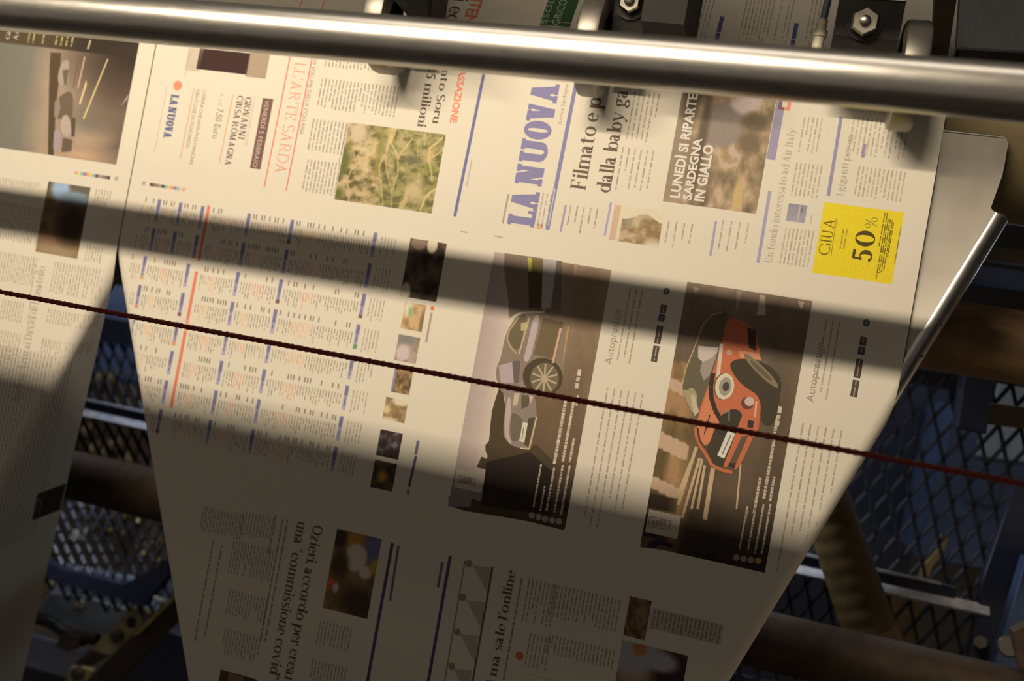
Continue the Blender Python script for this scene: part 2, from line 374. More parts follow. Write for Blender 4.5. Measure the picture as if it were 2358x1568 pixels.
        if ch == 'V': return .74+T*.8, diag(h+.3, 0, h+.06, 1, T)+diag(h+.3+T*.5, 0, h+.54+T*.3, 1, t*1.4 if T < .25 else T*.55)+foot(h+.06, T, 1-s.st)+foot(h+.54+T*.3, t, 1-s.st)
        if ch in 'CG':
            rx = .36+T*.3; o = arc(h+rx, .5, rx, .51, 45, 315)+[[(h+2*rx-t*2.2, .68), (h+2*rx-t, .68), (h+2*rx-t, .98), (h+2*rx-t*2.2, .98)]]
            if ch == 'G': o += st(h+2*rx-T, .04, .42, '', 'b')
            return 2*rx+2*h, o
        if ch == '5': return .52+T*.4, arc(h+.19+T*.2, .32, .2+T*.3, .33, -150, 130)+diag(h+.06, .5, h+.09, 1, t*1.5)+bar(h+.09, h+.4+T*.3, .86, .14)
        if ch == '3': return .52+T*.4, arc(h+.19+T*.2, .27, .2+T*.3, .28, -150, 90)+arc(h+.19+T*.2, .76, .18+T*.2, .25, -90, 150)
        if ch == '7': return .52+T*.3, bar(h, h+.42+T*.2, .87, .13)+diag(h+.1, 0, h+.4, .9, T)
        if ch == '%': return .98, arc(h+.17, .74, .17, .25, T=T*.6)+arc(h+.68, .26, .17, .26, T=T*.6)+diag(h+.18, 0, h+.6, 1, t*1.3)
        if ch in "'’": return .22, [[(h+.03, .98), (h+.03+T*.9, .98), (h+.03+T*.3, .7), (h+.03, .7)]]
        if ch in '"“”': return .4, [[(h+k, .98), (h+k+T*.8, .98), (h+k+T*.4, .72), (h+k+.02, .72)] for k in (0, .16)]
        if ch in ',.': return .22, dot(h+.06, .05, .05+T*.25)+([[(h+.03, .02), (h+.1+T*.3, .02), (h+.02, -.16)]] if ch == ',' else [])
        return .4, []
SERIF = Glyphs(0.17, 0.055); LIGHT = Glyphs(0.085, 0.045, .06, .035, 1.0, 0.05); BOLD = Glyphs(0.20, 0.08, .07, .06); SLAB = Glyphs(0.40, 0.13, .085, .15, 1.0, -0.015)
def serif_polys(s, g):
    x = 0; out = []
    for ch in s:
        a, ps = g.get(ch); out += [[(x+p[0], p[1]) for p in q] for q in ps]; x += a
    return x, out
_sans = {}
def sans_polys(s, embolden=0.0):
    """Blender's own built-in letterforms as flat outlines; cap height 1"""
    key = (s, embolden)
    if key in _sans: return _sans[key]
    c = bpy.data.curves.new('type', 'FONT'); c.body = s; c.resolution_u = 3; c.offset = embolden; c.fill_mode = 'FRONT'
    o = bpy.data.objects.new('type', c); col.objects.link(o)
    dg = bpy.context.evaluated_depsgraph_get(); me = o.evaluated_get(dg).to_mesh()
    vs = [v.co.copy() for v in me.vertices]; fs = [list(p.vertices) for p in me.polygons]
    o.evaluated_get(dg).to_mesh_clear(); bpy.data.objects.remove(o); bpy.data.curves.remove(c)
    x0 = min(v.x for v in vs); x1 = max(v.x for v in vs); cap = 0.70
    r = (max(1e-4, (x1-x0)/cap), [[((vs[i].x-x0)/cap, vs[i].y/cap) for i in f] for f in fs]); _sans[key] = r; return r
def text(I, s, A, B, T, c, style='serif', layer=2):
    """set s on the paper: baseline from pixel A to pixel B, T any pixel on the cap line"""
    a, b, t = at(*A), at(*B), at(*T)
    dx, dy = b[0]-a[0], b[1]-a[1]
    if abs(dy) > abs(dx): dx = 0
    else: dy = 0
    L = hypot(dx, dy); dx /= L; dy /= L; ux, uy = dy, -dx
    cap = abs((t[0]-a[0])*ux+(t[1]-a[1])*uy)
    if isinstance(style, Glyphs): w, ps = serif_polys(s, style)
    else: w, ps = sans_polys(s, {'sans': 0.0, 'bold': 0.032}[style])
    k = L/w; cc = ink(*c)
    for q in ps:
        I.poly([(a[0]+dx*x*k+ux*y*cap, a[1]+dy*x*k+uy*y*cap) for x, y in q], cc, layer)
def K(ox, oy, s): return lambda x, y: (ox+x/s, oy+y/s)
def box_uv(p, q): a, b = at(*p), at(*q); return a[0], b[0], a[1], b[1]
def rule(pts, w, c, where=None):
    J = Ink(); J.line(pts, w, c); J.build('printed_rule', where or web)
def col1(*a, where=None, **k):
    J = Ink(0.0 if where is None else UL); J.column(*a, **k); J.build('text_column', where or web)
# smooth random field for halftone pictures
def field(nx, ny, seed, oct_=4, base=4):
    r = np.random.RandomState(seed); out = np.zeros((ny, nx)); amp = 1.0; tot = 0
    for o in range(oct_):
        n = base*2**o; g = r.rand(n+2, n+2)
        y = np.linspace(0, n, ny); x = np.linspace(0, n, nx); yi = np.minimum(y.astype(int), n-1); xi = np.minimum(x.astype(int), n-1)
        fy = (y-yi)[:, None]; fx = (x-xi)[None, :]; fy = fy*fy*(3-2*fy); fx = fx*fx*(3-2*fx)
        g00 = g[yi][:, xi]; g10 = g[yi+1][:, xi]; g01 = g[yi][:, xi+1]; g11 = g[yi+1][:, xi+1]
        out += amp*((g00*(1-fx)+g01*fx)*(1-fy)+(g10*(1-fx)+g11*fx)*fy); tot += amp; amp *= 0.55
    return out/tot
def ramp(f, stops):
    xs = [s[0] for s in stops]; return np.stack([np.interp(f, xs, [s[1][k] for s in stops]) for k in range(3)], -1)
def to_ink(img):
    c = np.clip(img, 0, 255)/255.0; l = np.where(c <= 0.04045, c/12.92, ((c+0.055)/1.055)**2.4)
    return np.clip(l/np.array(LIT), 0.004, 0.9)
def picture(I, uv, img, layer=1):
    u0, u1, v0, v1 = uv; ny, nx = img.shape[:2]; I.grid(u0, u1, v0, v1, nx-1, ny-1, to_ink(img).tolist(), layer)
def ST(nx, ny): return np.meshgrid(np.linspace(0, 1, nx), np.linspace(0, 1, ny))
def blob(img, S, T, cs, ct, rs, rt, c, soft=0.25):
    d = np.sqrt(((S-cs)/rs)**2+((T-ct)/rt)**2); a = np.clip((1+soft-d)/(2*soft), 0, 1)[..., None]; return img*(1-a)+np.array(c)*a

# ------------------------------------------------------------------ the hall and the press frame behind
def struct(name, mb, m): return tag(mb.build(name, m), kind='structure')
def wbox(name, x0, x1, y0, y1, z0, z1, m):
    p = [(x, y, z) for z in (z0, z1) for y in (y0, y1) for x in (x0, x1)]
    o = finish(name, p, [(0, 2, 3, 1), (4, 5, 7, 6), (0, 1, 5, 4), (2, 6, 7, 3), (0, 4, 6, 2), (1, 3, 7, 5)], m)
    o['kind'] = 'structure'; return o
wbox('floor', -4, 4, -4, 4, -0.1, 0.0, M['floor'])
wbox('shade_wall_right', 1.95, 2.05, -2.6, 3.0, 0.0, 3.6, M['hall'])  # unseen wall added to keep ambient light off right-facing surfaces
wbox('wall_back', -4, 4, 3.0, 3.1, 0.0, 5.0, M['hall'])

# ------------------------------------------------------------------ formers (sheet-metal board with a tube along each edge)
def wid(v, sg): return W0-(SLR if sg > 0 else SLL)*v
def make_former(uc, label, inner):
    t = thing('former_board', (uc, 0.3, -0.02), label, 'paper former', 'triangular formers under the paper')
    vt = -0.152
    def edge(v, sg):
        if sg == inner: return min(0.3955, wid(v, sg)-0.001)
        if v < -0.088: return min(0.4540, 0.4500+(v-vt)*0.9) if v < -0.12 else 0.4540-(v+0.12)*0.16
        return wid(v, sg)-0.001
    rows = [vt, vt+0.0025, vt+0.006, -0.13, -0.118, -0.10, -0.0885, -0.083, -0.06, -0.03, 0.03, 0.074, 0.0785, 0.2, 0.5, 0.95]
    # the sheet is dished a little between the tubes
    m = MB(); pts = []; nc = 6
    for v in rows:
        L, R = edge(v, -1), edge(v, 1); k = min(1.0, max(0.0, (v+0.147)/0.05))
        dip = -0.0016-0.0075*k; rim = -0.0014
        us = [-L, -max(0.02, min(L-0.012, 0.385)), -max(0.01, L-0.09), max(0.01, R-0.09), max(0.02, min(R-0.012, 0.385)), R]
        hs = [rim, dip, dip, dip, dip, rim]
        pts += [(uc+u, v, h) for u, h in zip(us, hs)] + [(uc+u, v, h-0.0025) for u, h in zip(us, hs)]
    fs = []
    for i in range(len(rows)-1):
        o, q = 12*i, 12*i+12
        for c in range(5): fs += [(o+c, o+c+1, q+c+1, q+c), (o+6+c, q+6+c, q+7+c, o+7+c)]
        fs += [(o, q, q+6, o+6), (o+5, o+11, q+11, q+5)]
    e = 12*(len(rows)-1)
    for o in (0, e):
        for c in range(5): fs.append((o+c, o+6+c, o+7+c, o+c+1))
    m.add(pts, fs); m.build('board_plate', M['alu'], t, smooth=True)
    # rolled top lip of the board
    MB().tube((uc-(0.394 if inner < 0 else 0.450), vt+0.0008, -0.0026), (uc+(0.394 if inner > 0 else 0.450), vt+0.0008, -0.0026), 0.0017, 16).build('board_lip', M['steel'], t, smooth=True)
    for sg in (1, -1):
        vs = 0.100 if sg == inner else -0.086; a = (uc+sg*wid(vs, sg), vs, -RF); b = (uc+sg*wid(0.95, sg), 0.95, -RF)
        e = MB().tube(a, b, RF-0.0012, 40, 0.002).build('edge_tube', M['tube'], t, smooth=True)
        for v in (-0.043, 0.016, 0.046):
            if sg < 0: continue
            n = np.array((sg*0.62, 0.23, 0.75)); n /= np.linalg.norm(n)
            c = np.array((uc+sg*wid(v, sg), v, -RF))+n*(RF-0.0016)
            MB().tube(c, c+n*0.0006, 0.0011, 12).build('screw_hole', M['wire'], e)
    return t
make_former(0.0, 'grey metal former board with tube edge beneath the wide paper with the car adverts', -1)
make_former(-0.8005, 'former board beneath the left-hand paper web with the night road photo', 1)

# ------------------------------------------------------------------ rollers, bars and pipes lying across the press
def roller(name, a, b, r, m, label, cat, seg=64, journal=True, group=None):
    t = thing(name, ((a[0]+b[0])/2, a[1], a[2]), label, cat, group)
    MB().tube(a, b, r, seg, min(0.004, r*0.15)).build('roller_body', m, t, smooth=True)
    if journal:
        d = np.array(b, float)-np.array(a, float); d /= np.linalg.norm(d)
        for p, s in ((a, -1), (b, 1)):
            MB().tube(np.array(p)+d*s*0.0, np.array(p)+d*s*0.07, r*0.35, 24).build('journal', M['black'], t, smooth=True)
    return t
roller('guide_bar', (-1.15, -0.0771, 0.2626), (0.80, -0.1054, 0.2806), 0.0175, M['steel'], 'shiny polished steel bar crossing in front of the top of the paper', 'steel bar', 72, False)
roller('top_roller', (-1.35, VB, -RR-0.0006), (0.95, VB, -RR-0.0006), RR-0.0012, M['olive'], 'large olive roller carrying the paper at the top of the press', 'roller')
roller('brown_roller', (-1.35, 0.004, -0.25), (0.95, 0.004, -0.25), 0.040, M['rust'], 'rusty brown roller right of the paper, below the olive roller', 'roller')
roller('cross_pipe', (-1.35, 0.387, -0.300), (0.95, 0.387, -0.300), 0.0340, M['rustdark'], 'thick brown pipe crossing behind the paper near the bottom of the picture', 'pipe', 48, False)

t = thing('drive_cord', (0.0, 0.138, 0.18), 'thin dark red cord stretched across in front of the paper', 'cord')
def cord_mesh(m, parent):
    # two-strand twist
    L = 2.1; n = 520; seg = 6; vs = []; fs = []
    for k in range(2):
        base = len(vs)
        for i in range(n+1):
            u = -1.15+L*i/n; a = 2*pi*i/n*170+pi*k
            cv, ch = 0.1378-0.0010*(u+0.43)/0.9+0.00070*cos(a), 0.180+0.00070*sin(a)
            for j in range(seg):
                b = 2*pi*j/seg; vs.append(W(u, cv+0.0018*cos(b), ch+0.0018*sin(b)))
        for i in range(n):
            for j in range(seg):
                p = base+i*seg; fs.append((p+j, p+(j+1) % seg, p+seg+(j+1) % seg, p+seg+j))
    return finish('cord_strand', vs, fs, m, parent, smooth=True)
cord_mesh(M['cord'], t)

# nip wheels riding on the paper
def hexa(c, ax, r, hgt):
    m = MB(); return m.lathe(c, ax, [(0, r), (hgt*0.75, r), (hgt, r*0.86)], 6)
def nip_wheel(uc, side, label, kind):
    t = thing('nip_wheel', (uc, -0.190, 0.05), label, 'press wheel', 'aluminium wheels pressing on the paper')
    cv, ch, r = -0.180, 0.0466, 0.046; hw = 0.0108
    MB().lathe((uc-hw, cv, ch), (1, 0, 0), [(0, 0.030), (0, r-0.004), (0.0015, r-0.001), (0.004, r), (2*hw-0.004, r), (2*hw-0.0015, r-0.001), (2*hw, r-0.004), (2*hw, 0.030)], 72, False).build('wheel_tread', M['alu'], t, smooth=True)
    w = MB().lathe((uc-hw+0.003, cv, ch), (1, 0, 0), [(0, 0.012), (0, 0.031), (2*hw-0.006, 0.031), (2*hw-0.006, 0.012)], 48, True).build('wheel_hub', M['black'], t, smooth=True)
    MB().lathe((uc+side*hw*0.7-0.001, cv, ch), (1, 0, 0), [(0, 0.025), (0, 0.029), (0.002, 0.029), (0.002, 0.025)], 40, False).build('bearing_ring', M['bolt'], w, smooth=True)
    # bracket arm beside the wheel
    b0 = uc+side*(hw+0.003); b1 = uc+side*(hw+(0.056 if kind == 'bolt' else 0.032))
    lo, hi = min(b0, b1), max(b0, b1)
    prof = [(-0.58, 0.12), (-0.58, 0.288), (-0.50, 0.288), (-0.43, 0.115), (-0.240, 0.068), (-0.205, 0.060), (-0.182, 0.052), (-0.166, 0.040), (-0.172, 0.024), (-0.195, 0.016), (-0.24, 0.020), (-0.45, 0.05)]
    m = MB(); n = len(prof)
    m.add([(lo, v, h) for v, h in prof]+[(hi, v, h) for v, h in prof], [list(range(n)), list(range(2*n-1, n-1, -1))]+[(i, n+i, n+(i+1) % n, (i+1) % n) for i in range(n)])
    br = m.build('bracket_arm', M['black'], t)
    mid = (lo+hi)/2
    nrm = np.array((0.0, 0.22, 0.975))
    if kind in ('bolt', 'stud'):
        fv = -0.216; c = np.array((uc+side*(0.0435 if kind == 'bolt' else 0.029), fv, 0.0635))
        ws = MB().lathe(c-nrm*0.002, nrm, [(0, 0.0150), (0.0035, 0.0150)], 32).build('washer', M['black'], t, smooth=True)
        hexa(c+nrm*0.0012, nrm, 0.0122 if kind == 'bolt' else 0.0105, 0.011).build('hex_bolt', M['bolt'], t)
        MB().lathe(c+nrm*0.012, nrm, [(0, 0.0048), (0.003, 0.0044), (0.0045, 0.002)], 20).build('bolt_tip', M['bolt'], t, smooth=True)
        MB().box((lo+0.001, -0.2425, 0.0675), (hi-lo-0.002, 0, 0), (0, 0.007, -0.001), (0, 0.001, 0.004)).build('clamp_edge', M['steel'], t)
    if kind == 'stud':
        MB().box((uc+0.050, -0.265, 0.020), (0.036, 0, 0), (0, 0.085, 0), (0, 0.0, 0.100)).build('shade_block', M['wire'], t)  # block added to cast a larger bracket shadow on the paper
        MB().box((lo, -0.270, 0.022), (0.056, 0, 0), (0, 0.03, 0), (0, 0, 0.030)).build('shade_block_bridge', M['wire'], t)  # joins the added shadow block to the bracket
    if kind == 'ring':
        MB().box((uc+0.030, -0.262, 0.020), (0.011, 0, 0), (0, 0.082, 0), (0, 0, 0.112)).build('shade_block', M['wire'], t)  # narrow block added for the dark shadow beside this wheel
        c = np.array((uc+side*0.026, -0.189, 0.056))
        MB().lathe(c, nrm, [(0, 0.009), (0.004, 0.009), (0.004, 0.006), (0.001, 0.005)], 28, False).build('ring_bolt', M['bolt'], t, smooth=True)
    return t, lo
nip_wheel(-0.115, 1, 'aluminium press wheel furthest left, above the headline 35 milioni', 'ring')
nip_wheel(0.088, 1, 'middle aluminium press wheel, above the headline Filmato', 'stud')
w3, lo3 = nip_wheel(0.3595, -1, 'aluminium press wheel furthest right, by the paper edge above the yellow advert', 'bolt')
# air hose with fitting at the right-hand wheel
h0 = P3(1884, 92, 0.045)
MB().lathe((h0[0], h0[1]+0.010, h0[2]), (0.05, -1, 0.1), [(0, 0.0045), (0.012, 0.0048), (0.0125, 0.0060), (0.018, 0.0060), (0.0185, 0.0042), (0.027, 0.0042)], 20).build('hose_fitting', M['ivory'], w3, smooth=True)
MB().tube((h0[0]+0.0012, h0[1]-0.015, h0[2]+0.0025), (h0[0]+0.018, h0[1]-0.33, h0[2]+0.035), 0.0032, 16).build('air_hose', M['hose'], w3, smooth=True)

# beam over the wheel brackets, sized to shade the upper paper, and lamp with an added light-blocking sheet, both above the picture
t = thing('wheel_shade_beam', (-0.2, -0.6, 0.28), 'unseen dark beam above the press wheels, sized to shade the upper paper', 'beam')
MB().box((-1.3, -0.62, 0.2882), (2.1, 0, 0), (0, 0.322, 0), (0, 0, 0.05)).build('shade_beam', M['lamp'], t)
MB().box((-1.3, -0.66, 0.18), (2.1, 0, 0), (0, 0.04, 0), (0, 0, 0.158)).build('shade_beam_web', M['lamp'], t)
t = thing('work_lamp', LAMP, 'work lamp above the former with an added sheet blocking part of its light', 'lamp')
m = MB(); a, b = (-0.159, 0.58), (-0.40, 1.17)
m.box((-1.5, a[0], a[1]), (2.7, 0, 0), (0, b[0]-a[0], b[1]-a[1]), (0, 0.003, 0.001)); m.build('light_block_sheet', M['reflector'], t)  # added unseen sheet: shades the lower paper, its pale face brightens the bar
MB().box((-1.5, b[0], b[1]), (2.7, 0, 0), (0, -0.5, 0.25), (0, 0.003, 0.003)).build('light_block_roof', M['lamp'], t)  # upper part of the added light block
MB().box((LAMP[0]-0.09, LAMP[1]-0.10, LAMP[2]+0.07), (0.18, 0, 0), (0, 0.2, 0), (0, 0, 0.05)).build('lamp_housing', M['lamp'], t)

# ------------------------------------------------------------------ things behind the paper
# expanded-metal guards
def expanded(name, h, centre, ea, eb, px_box, parent, wa, wb, depth=0.004):
    """diamond mesh in the plane at stand-off h: strands along the two lattice vectors ea and eb (given as photo-pixel steps at centre), inside a pixel box"""
    c = np.array(at(*centre, h)); a = np.array(at(centre[0]+ea[0], centre[1]+ea[1], h))-c; b = np.array(at(centre[0]+eb[0], centre[1]+eb[1], h))-c
    x0, y0, x1, y1 = px_box; q = [at(*p, h) for p in ((x0, y0), (x1, y0), (x1, y1), (x0, y1))]
    us, vs = [p[0] for p in q], [p[1] for p in q]; lo, hi = (min(us), min(vs)), (max(us), max(vs)); m = MB()
    def inside(p): return lo[0] <= p[0] <= hi[0] and lo[1] <= p[1] <= hi[1]
    for i in range(-40, 41):
        for j in range(-40, 41):
            p = c+a*i+b*j
            if not inside(p): continue
            for e, w, tw in ((a, wa, -0.0012), (b, wb, 0.0026)):
                r = p+e
                if not inside(r): continue
                d = e/np.linalg.norm(e); n = np.array((-d[1], d[0])); k = d*w*0.5
                o = np.array((*(p-k-n*w/2), h-depth/2)); m.box(o, (*(e+2*k), 0), (*(n*w), 0), (*(n*tw), depth))
            m.box((p[0]-wa*0.7, p[1]-wa*0.9, h-depth/2), (wa*1.4, 0, 0), (0, wa*1.8, 0), (0, 0, depth))
    return m.build(name, M['mesh'], parent)
def hexu(px, py, h): return np.array(P3(px, py, h))
# right-hand guard
t = thing('mesh_guard', (0.5, 0.2, -0.46), 'expanded-metal guard right of the paper, below the brown roller', 'mesh guard')
expanded('mesh_panel', -0.455, (2150, 958), (10, 49), (39, -43), (1700, 850, 2365, 1430), t, 0.0031, 0.0022)
MB().box((0.285, 0.022, -0.462), (0.36, 0, 0), (0, 0.012, 0), (0, 0, 0.02)).build('guard_frame', M['navy'], t)
# left-hand guards (upper above the pipe and lower under it)
t = thing('mesh_guard', (-0.6, 0.22, -0.45), 'expanded-metal guard between the two paper webs, above the dark pipe', 'mesh guard')
expanded('mesh_panel', -0.444, (244, 870), (-8.5, 33), (19, 38), (140, 790, 400, 1120), t, 0.0026, 0.0020)
MB().slab([at(*p, -0.436) for p in ((150, 715), (420, 762), (420, 815), (150, 775))], -0.436, 0.02).build('guard_frame', M['navy'], t)
t = thing('mesh_guard', (-0.6, 0.5, -0.46), 'expanded-metal guard between the two paper webs, below the dark pipe', 'mesh guard')
expanded('mesh_panel', -0.480, (240, 1220), (-14, 27), (12, 26), (60, 1100, 430, 1360), t, 0.0026, 0.0019)
hG = -0.485
MB().slab([at(*p, hG) for p in ((92, 1272), (170, 1310), (215, 1318), (300, 1342), (395, 1290), (410, 1272), (412, 1308), (345, 1392), (285, 1372), (150, 1336), (86, 1312))], hG+0.02, 0.02).build('guard_frame', M['navy'], t)
# guard right, bottom corner piece under the pipe
t = thing('mesh_guard', (0.36, 0.5, -0.40), 'corner of expanded-metal guard at the bottom right, under the brown pipe', 'mesh guard')
expanded('mesh_panel', -0.40, (1700, 1540), (13, 48), (30, -40), (1560, 1535, 2000, 1720), t, 0.0030, 0.0024)
MB().box((0.2, 0.46, -0.41), (0.4, 0, 0), (0, 0.012, 0), (0, 0, 0.012)).build('guard_frame', M['navy'], t)

# step rail crossing behind
t = thing('step_rail', (-0.1, 0.293, -0.43), 'pale worn step rail crossing in front of the mesh guards', 'rail')
MB().box((-1.3, 0.2935, -0.428), (1.84, 0, 0), (0, 0.0030, 0), (0, 0, 0.006)).build('upper_edge', M['railpaint'], t)
MB().box((-1.3, 0.2965, -0.440), (1.86, 0, 0), (0, 0.014, 0.0), (0, 0, 0.012)).build('rail_web', M['navy'], t)
m = MB().box((-1.3, 0.3090, -0.430), (1.90, 0, 0), (0, 0.0105, 0.012), (0, 0.004, -0.006)); m.build('tread_strip', M['railpaint'], t)

# corrugated duct leaning behind the paper at the lower right
a, b = np.array(P3(1893, 1130, -0.365)), np.array(P3(2012, 1478, -0.372)); d = b-a; L = np.linalg.norm(d)
prof = []; n = 26
for i in range(n*4+1):
    s = i/(n*4); prof.append((L*s, 0.0300+0.00030*sin(2*pi*s*9)+0.002*s))
t = thing('leaning_duct', tuple(a), 'brown ochre duct leaning down behind the lower right edge of the paper', 'duct')
MB().lathe(a, d, prof, 40).build('duct_body', M['ochre'], t, smooth=True)
c = np.array(P3(2030, 1445, -0.262))
MB().lathe(b-d/L*0.015, d, [(0, 0.0325), (0.02, 0.034), (0.02, 0.030)], 40).build('duct_collar', M['rust'], t, smooth=True)

# blue and dark boxes of the press frame behind the guards
def slab_thing(name, pix, h, thick, m, label, cat, bev=0.002, group=None):
    o = MB().slab([at(*p, h) for p in pix], h, thick, bev).build(name, m)
    return tag(o, label, cat, group)
def cabinet(name, pix, h, thick, m, label, cat, trim_m, group=None):
    t = thing(name, (*at(*pix[0], h), h), label, cat, group)
    MB().slab([at(*p, h) for p in pix], h, thick, 0.003).build('cabinet_body', m, t)
    return t
t = cabinet('blue_cabinet', ((2200, 925), (2460, 975), (2400, 1330), (2120, 1290)), -0.72, 0.25, M['blue'], 'lit blue machine cabinet seen through the right-hand mesh guard', 'cabinet', M['navy'])
h = -0.715
MB().slab([at(*p, h) for p in ((2262, 960), (2420, 985), (2408, 1070), (2247, 1050))], h, 0.01, 0.002).build('cabinet_door', M['paleblue'], t)
MB().slab([at(*p, h) for p in ((2236, 1080), (2310, 1092), (2296, 1170), (2222, 1155))], h, 0.01, 0.002).build('cabinet_panel', M['blue'], t)
cabinet('dark_cabinet', ((1800, 830), (2190, 900), (1640, 3200), (1240, 3150)), -0.99, 0.3, M['navy'], 'dark navy cabinet behind the mesh guard, beside the paper edge', 'cabinet', M['navy'])
slab_thing('frame_post', ((2338, 1108), (2480, 1130), (2480, 1300), (2362, 1300), (2310, 1460), (2275, 1600), (2215, 1600), (2262, 1335), (2322, 1165)), -0.428, 0.018, M['navy'], 'dark blue frame post at the lower right, left of the blue side plate', 'post')
t = thing('side_plate', P3(2320, 1400, -0.395), 'blue side plate of the press frame at the lower right edge', 'side plate')
MB().slab([at(*p, -0.395) for p in ((2364, 1285), (2480, 1285), (2480, 1700), (2238, 1700), (2300, 1500))], -0.395, 0.03, 0.003).build('plate', M['blue'], t)
MB().tube(P3(2258, 1478, -0.412), (*at(2258, 1478, -0.392), -0.392), 0.008, 6).build('frame_bolt', M['shadow'], t)
# bracket with nut at the extreme lower right
t = thing('pipe_bracket', P3(2345, 1500, -0.24), 'brown angled bracket with a nut at the bottom right corner', 'bracket')
MB().slab([at(*p, -0.24) for p in ((2330, 1452), (2440, 1400), (2440, 1640), (2348, 1540))], -0.24, 0.015, 0.002).build('bracket_plate', M['rustdark'], t)
MB().tube(P3(2324, 1488, -0.27), (*at(2324, 1488, -0.255), -0.255), 0.012, 24, 0.002).build('bracket_nut', M['shadow'], t, smooth=True)
# bars to the right of the former
slab_thing('blue_bar', ((2230, 608), (2460, 636), (2460, 676), (2225, 644)), -0.34, 0.03, M['blue'], 'short dark blue bar between the olive roller and the brown roller', 'bar')
slab_thing('brown_bar', ((2215, 560), (2460, 586), (2460, 620), (2210, 590)), -0.36, 0.02, M['rustdark'], 'dim brown bar just above the short dark blue bar', 'bar')
slab_thing('hanger_block', ((2222, 862), (2290, 872), (2272, 1000), (2205, 985)), -0.40, 0.04, M['navy'], 'dark hanger block under the brown roller at the right', 'block')
slab_thing('hanger_shelf', ((2265, 925), (2460, 950), (2460, 1000), (2262, 975)), -0.41, 0.03, M['rustdark'], 'dark brown shelf bar beneath the brown roller at the far right', 'bar')
t = thing('grey_panel', P3(2340, 930, -0.60), 'small pale grey panel at the right edge under the brown roller', 'panel')
MB().slab([at(*p, -0.60) for p in ((2305, 878), (2440, 890), (2440, 960), (2290, 940))], -0.60, 0.02, 0.002).build('panel_plate', M['paleblue'], t)

# upper right: frame column and blue-grey cover above the bar
slab_thing('frame_column', ((2160, -120), (2222, -120), (2170, 215), (2140, 215)), 0.012, 0.01, M['rustdark'], 'dark brown frame column right of the right-hand press wheel', 'column')
t = thing('cover_panel', P3(2290, 60, 0.03), 'glossy blue-grey cover panel in the top right corner', 'cover')
MB().slab([at(*p, 0.03) for p in ((2222, -160), (2480, -160), (2480, 128), (2204, 112))], 0.03, 0.012, 0.002).build('cover_plate', M['cover'], t)
MB().slab([at(*p, 0.033) for p in ((2204, 113), (2480, 129), (2480, 165), (2198, 142))], 0.033, 0.015, 0.002).build('cover_seal', M['black'], t)

# lower left: blue machine parts, yellow straps and levers between the webs
c4 = K(0, 1300, 4.9125)
t = thing('bolted_cover', P3(150, 1430, -0.56), 'blue grey cover plate with a domed bolt at the lower left', 'cover plate')
hp = -0.56
MB().slab([at(*c4(*p), hp) for p in ((560, 330), (880, 335), (1470, 525), (1190, 800), (340, 570))], hp, 0.012, 0.002).build('plate', M['bluegrey'], t)
MB().lathe((*at(*c4(905, 455), hp), hp), (0, 0, 1), [(0, 0.011), (0.004, 0.010), (0.007, 0.006), (0.008, 0.002)], 24).build('domed_bolt', M['bolt'], t, smooth=True)
for p in ((828, 628), (940, 662)): MB().lathe((*at(*c4(*p), hp), hp), (0, 0, 1), [(0, 0.0026), (0.002, 0.0022), (0.003, 0.001)], 12).build('rivet', M['bolt'], t, smooth=True)
slab_thing('lit_edge_strip', [c4(*p) for p in ((720, 225), (1000, 250), (1560, 440), (1480, 490), (760, 300))], -0.545, 0.006, M['paleblue'], 'lit top edge of the bolted cover plate at the lower left, painted as a pale blue strip', 'strip')  # lit upper edge of the plate, put in as a paler strip
slab_thing('small_plate', [c4(*p) for p in ((1500, 290), (1560, 285), (1700, 350), (1670, 410), (1490, 350))], -0.53, 0.006, M['paleblue'], 'little pale blue plate beside the yellow strap', 'plate')
slab_thing('curved_strip', [c4(*p) for p in ((390, -30), (470, 0), (560, 40), (780, 70), (740, 140), (560, 120), (430, 60), (370, 20))], -0.55, 0.006, M['paleblue'], 'pale blue curved strip beside the left-hand paper fold', 'strip')
t = thing('lower_panel', P3(90, 1520, -0.60), 'blue panel below the black lever at the lower left', 'panel')
MB().slab([at(*c4(*p), -0.60) for p in ((260, 770), (900, 960), (1040, 930), (740, 1280), (60, 1080))], -0.60, 0.01, 0.002).build('plate', M['plateblue'], t)
MB().tube(P3(*c4(148, 998), -0.60), (*at(*c4(148, 998), -0.6), -0.594), 0.006, 20).build('panel_screw', M['black'], t)
MB().slab([at(*c4(*p), -0.63) for p in ((40, 1080), (760, 1280), (700, 1500), (-80, 1450))], -0.63, 0.02, 0.002).build('panel_foot', M['navy'], t)
t = thing('release_lever', P3(60, 1440, -0.53), 'black curved lever with a square clip at the lower left', 'lever')
pts = [c4(*p) for p in ((190, 720), (215, 670), (265, 628), (330, 605), (420, 604), (540, 640), (640, 690), (720, 760), (820, 800), (1100, 850))]
m = MB(); pp = [P3(*p, -0.53) for p in pts]
for a, b in zip(pp, pp[1:]): m.tube(a, b, 0.0100, 14)
m.build('lever_arm', M['black'], t, smooth=True)
MB().lathe(pp[0], np.array(pp[0])-np.array(pp[1]), [(0, 0.0095), (0.004, 0.009), (0.007, 0.005)], 16).build('lever_tip', M['brass'], t, smooth=True)
MB().slab([at(*c4(*p), -0.52) for p in ((690, 770), (905, 800), (890, 950), (760, 985), (620, 930))], -0.52, 0.02, 0.002).build('square_clip', M['rustdark'], t)
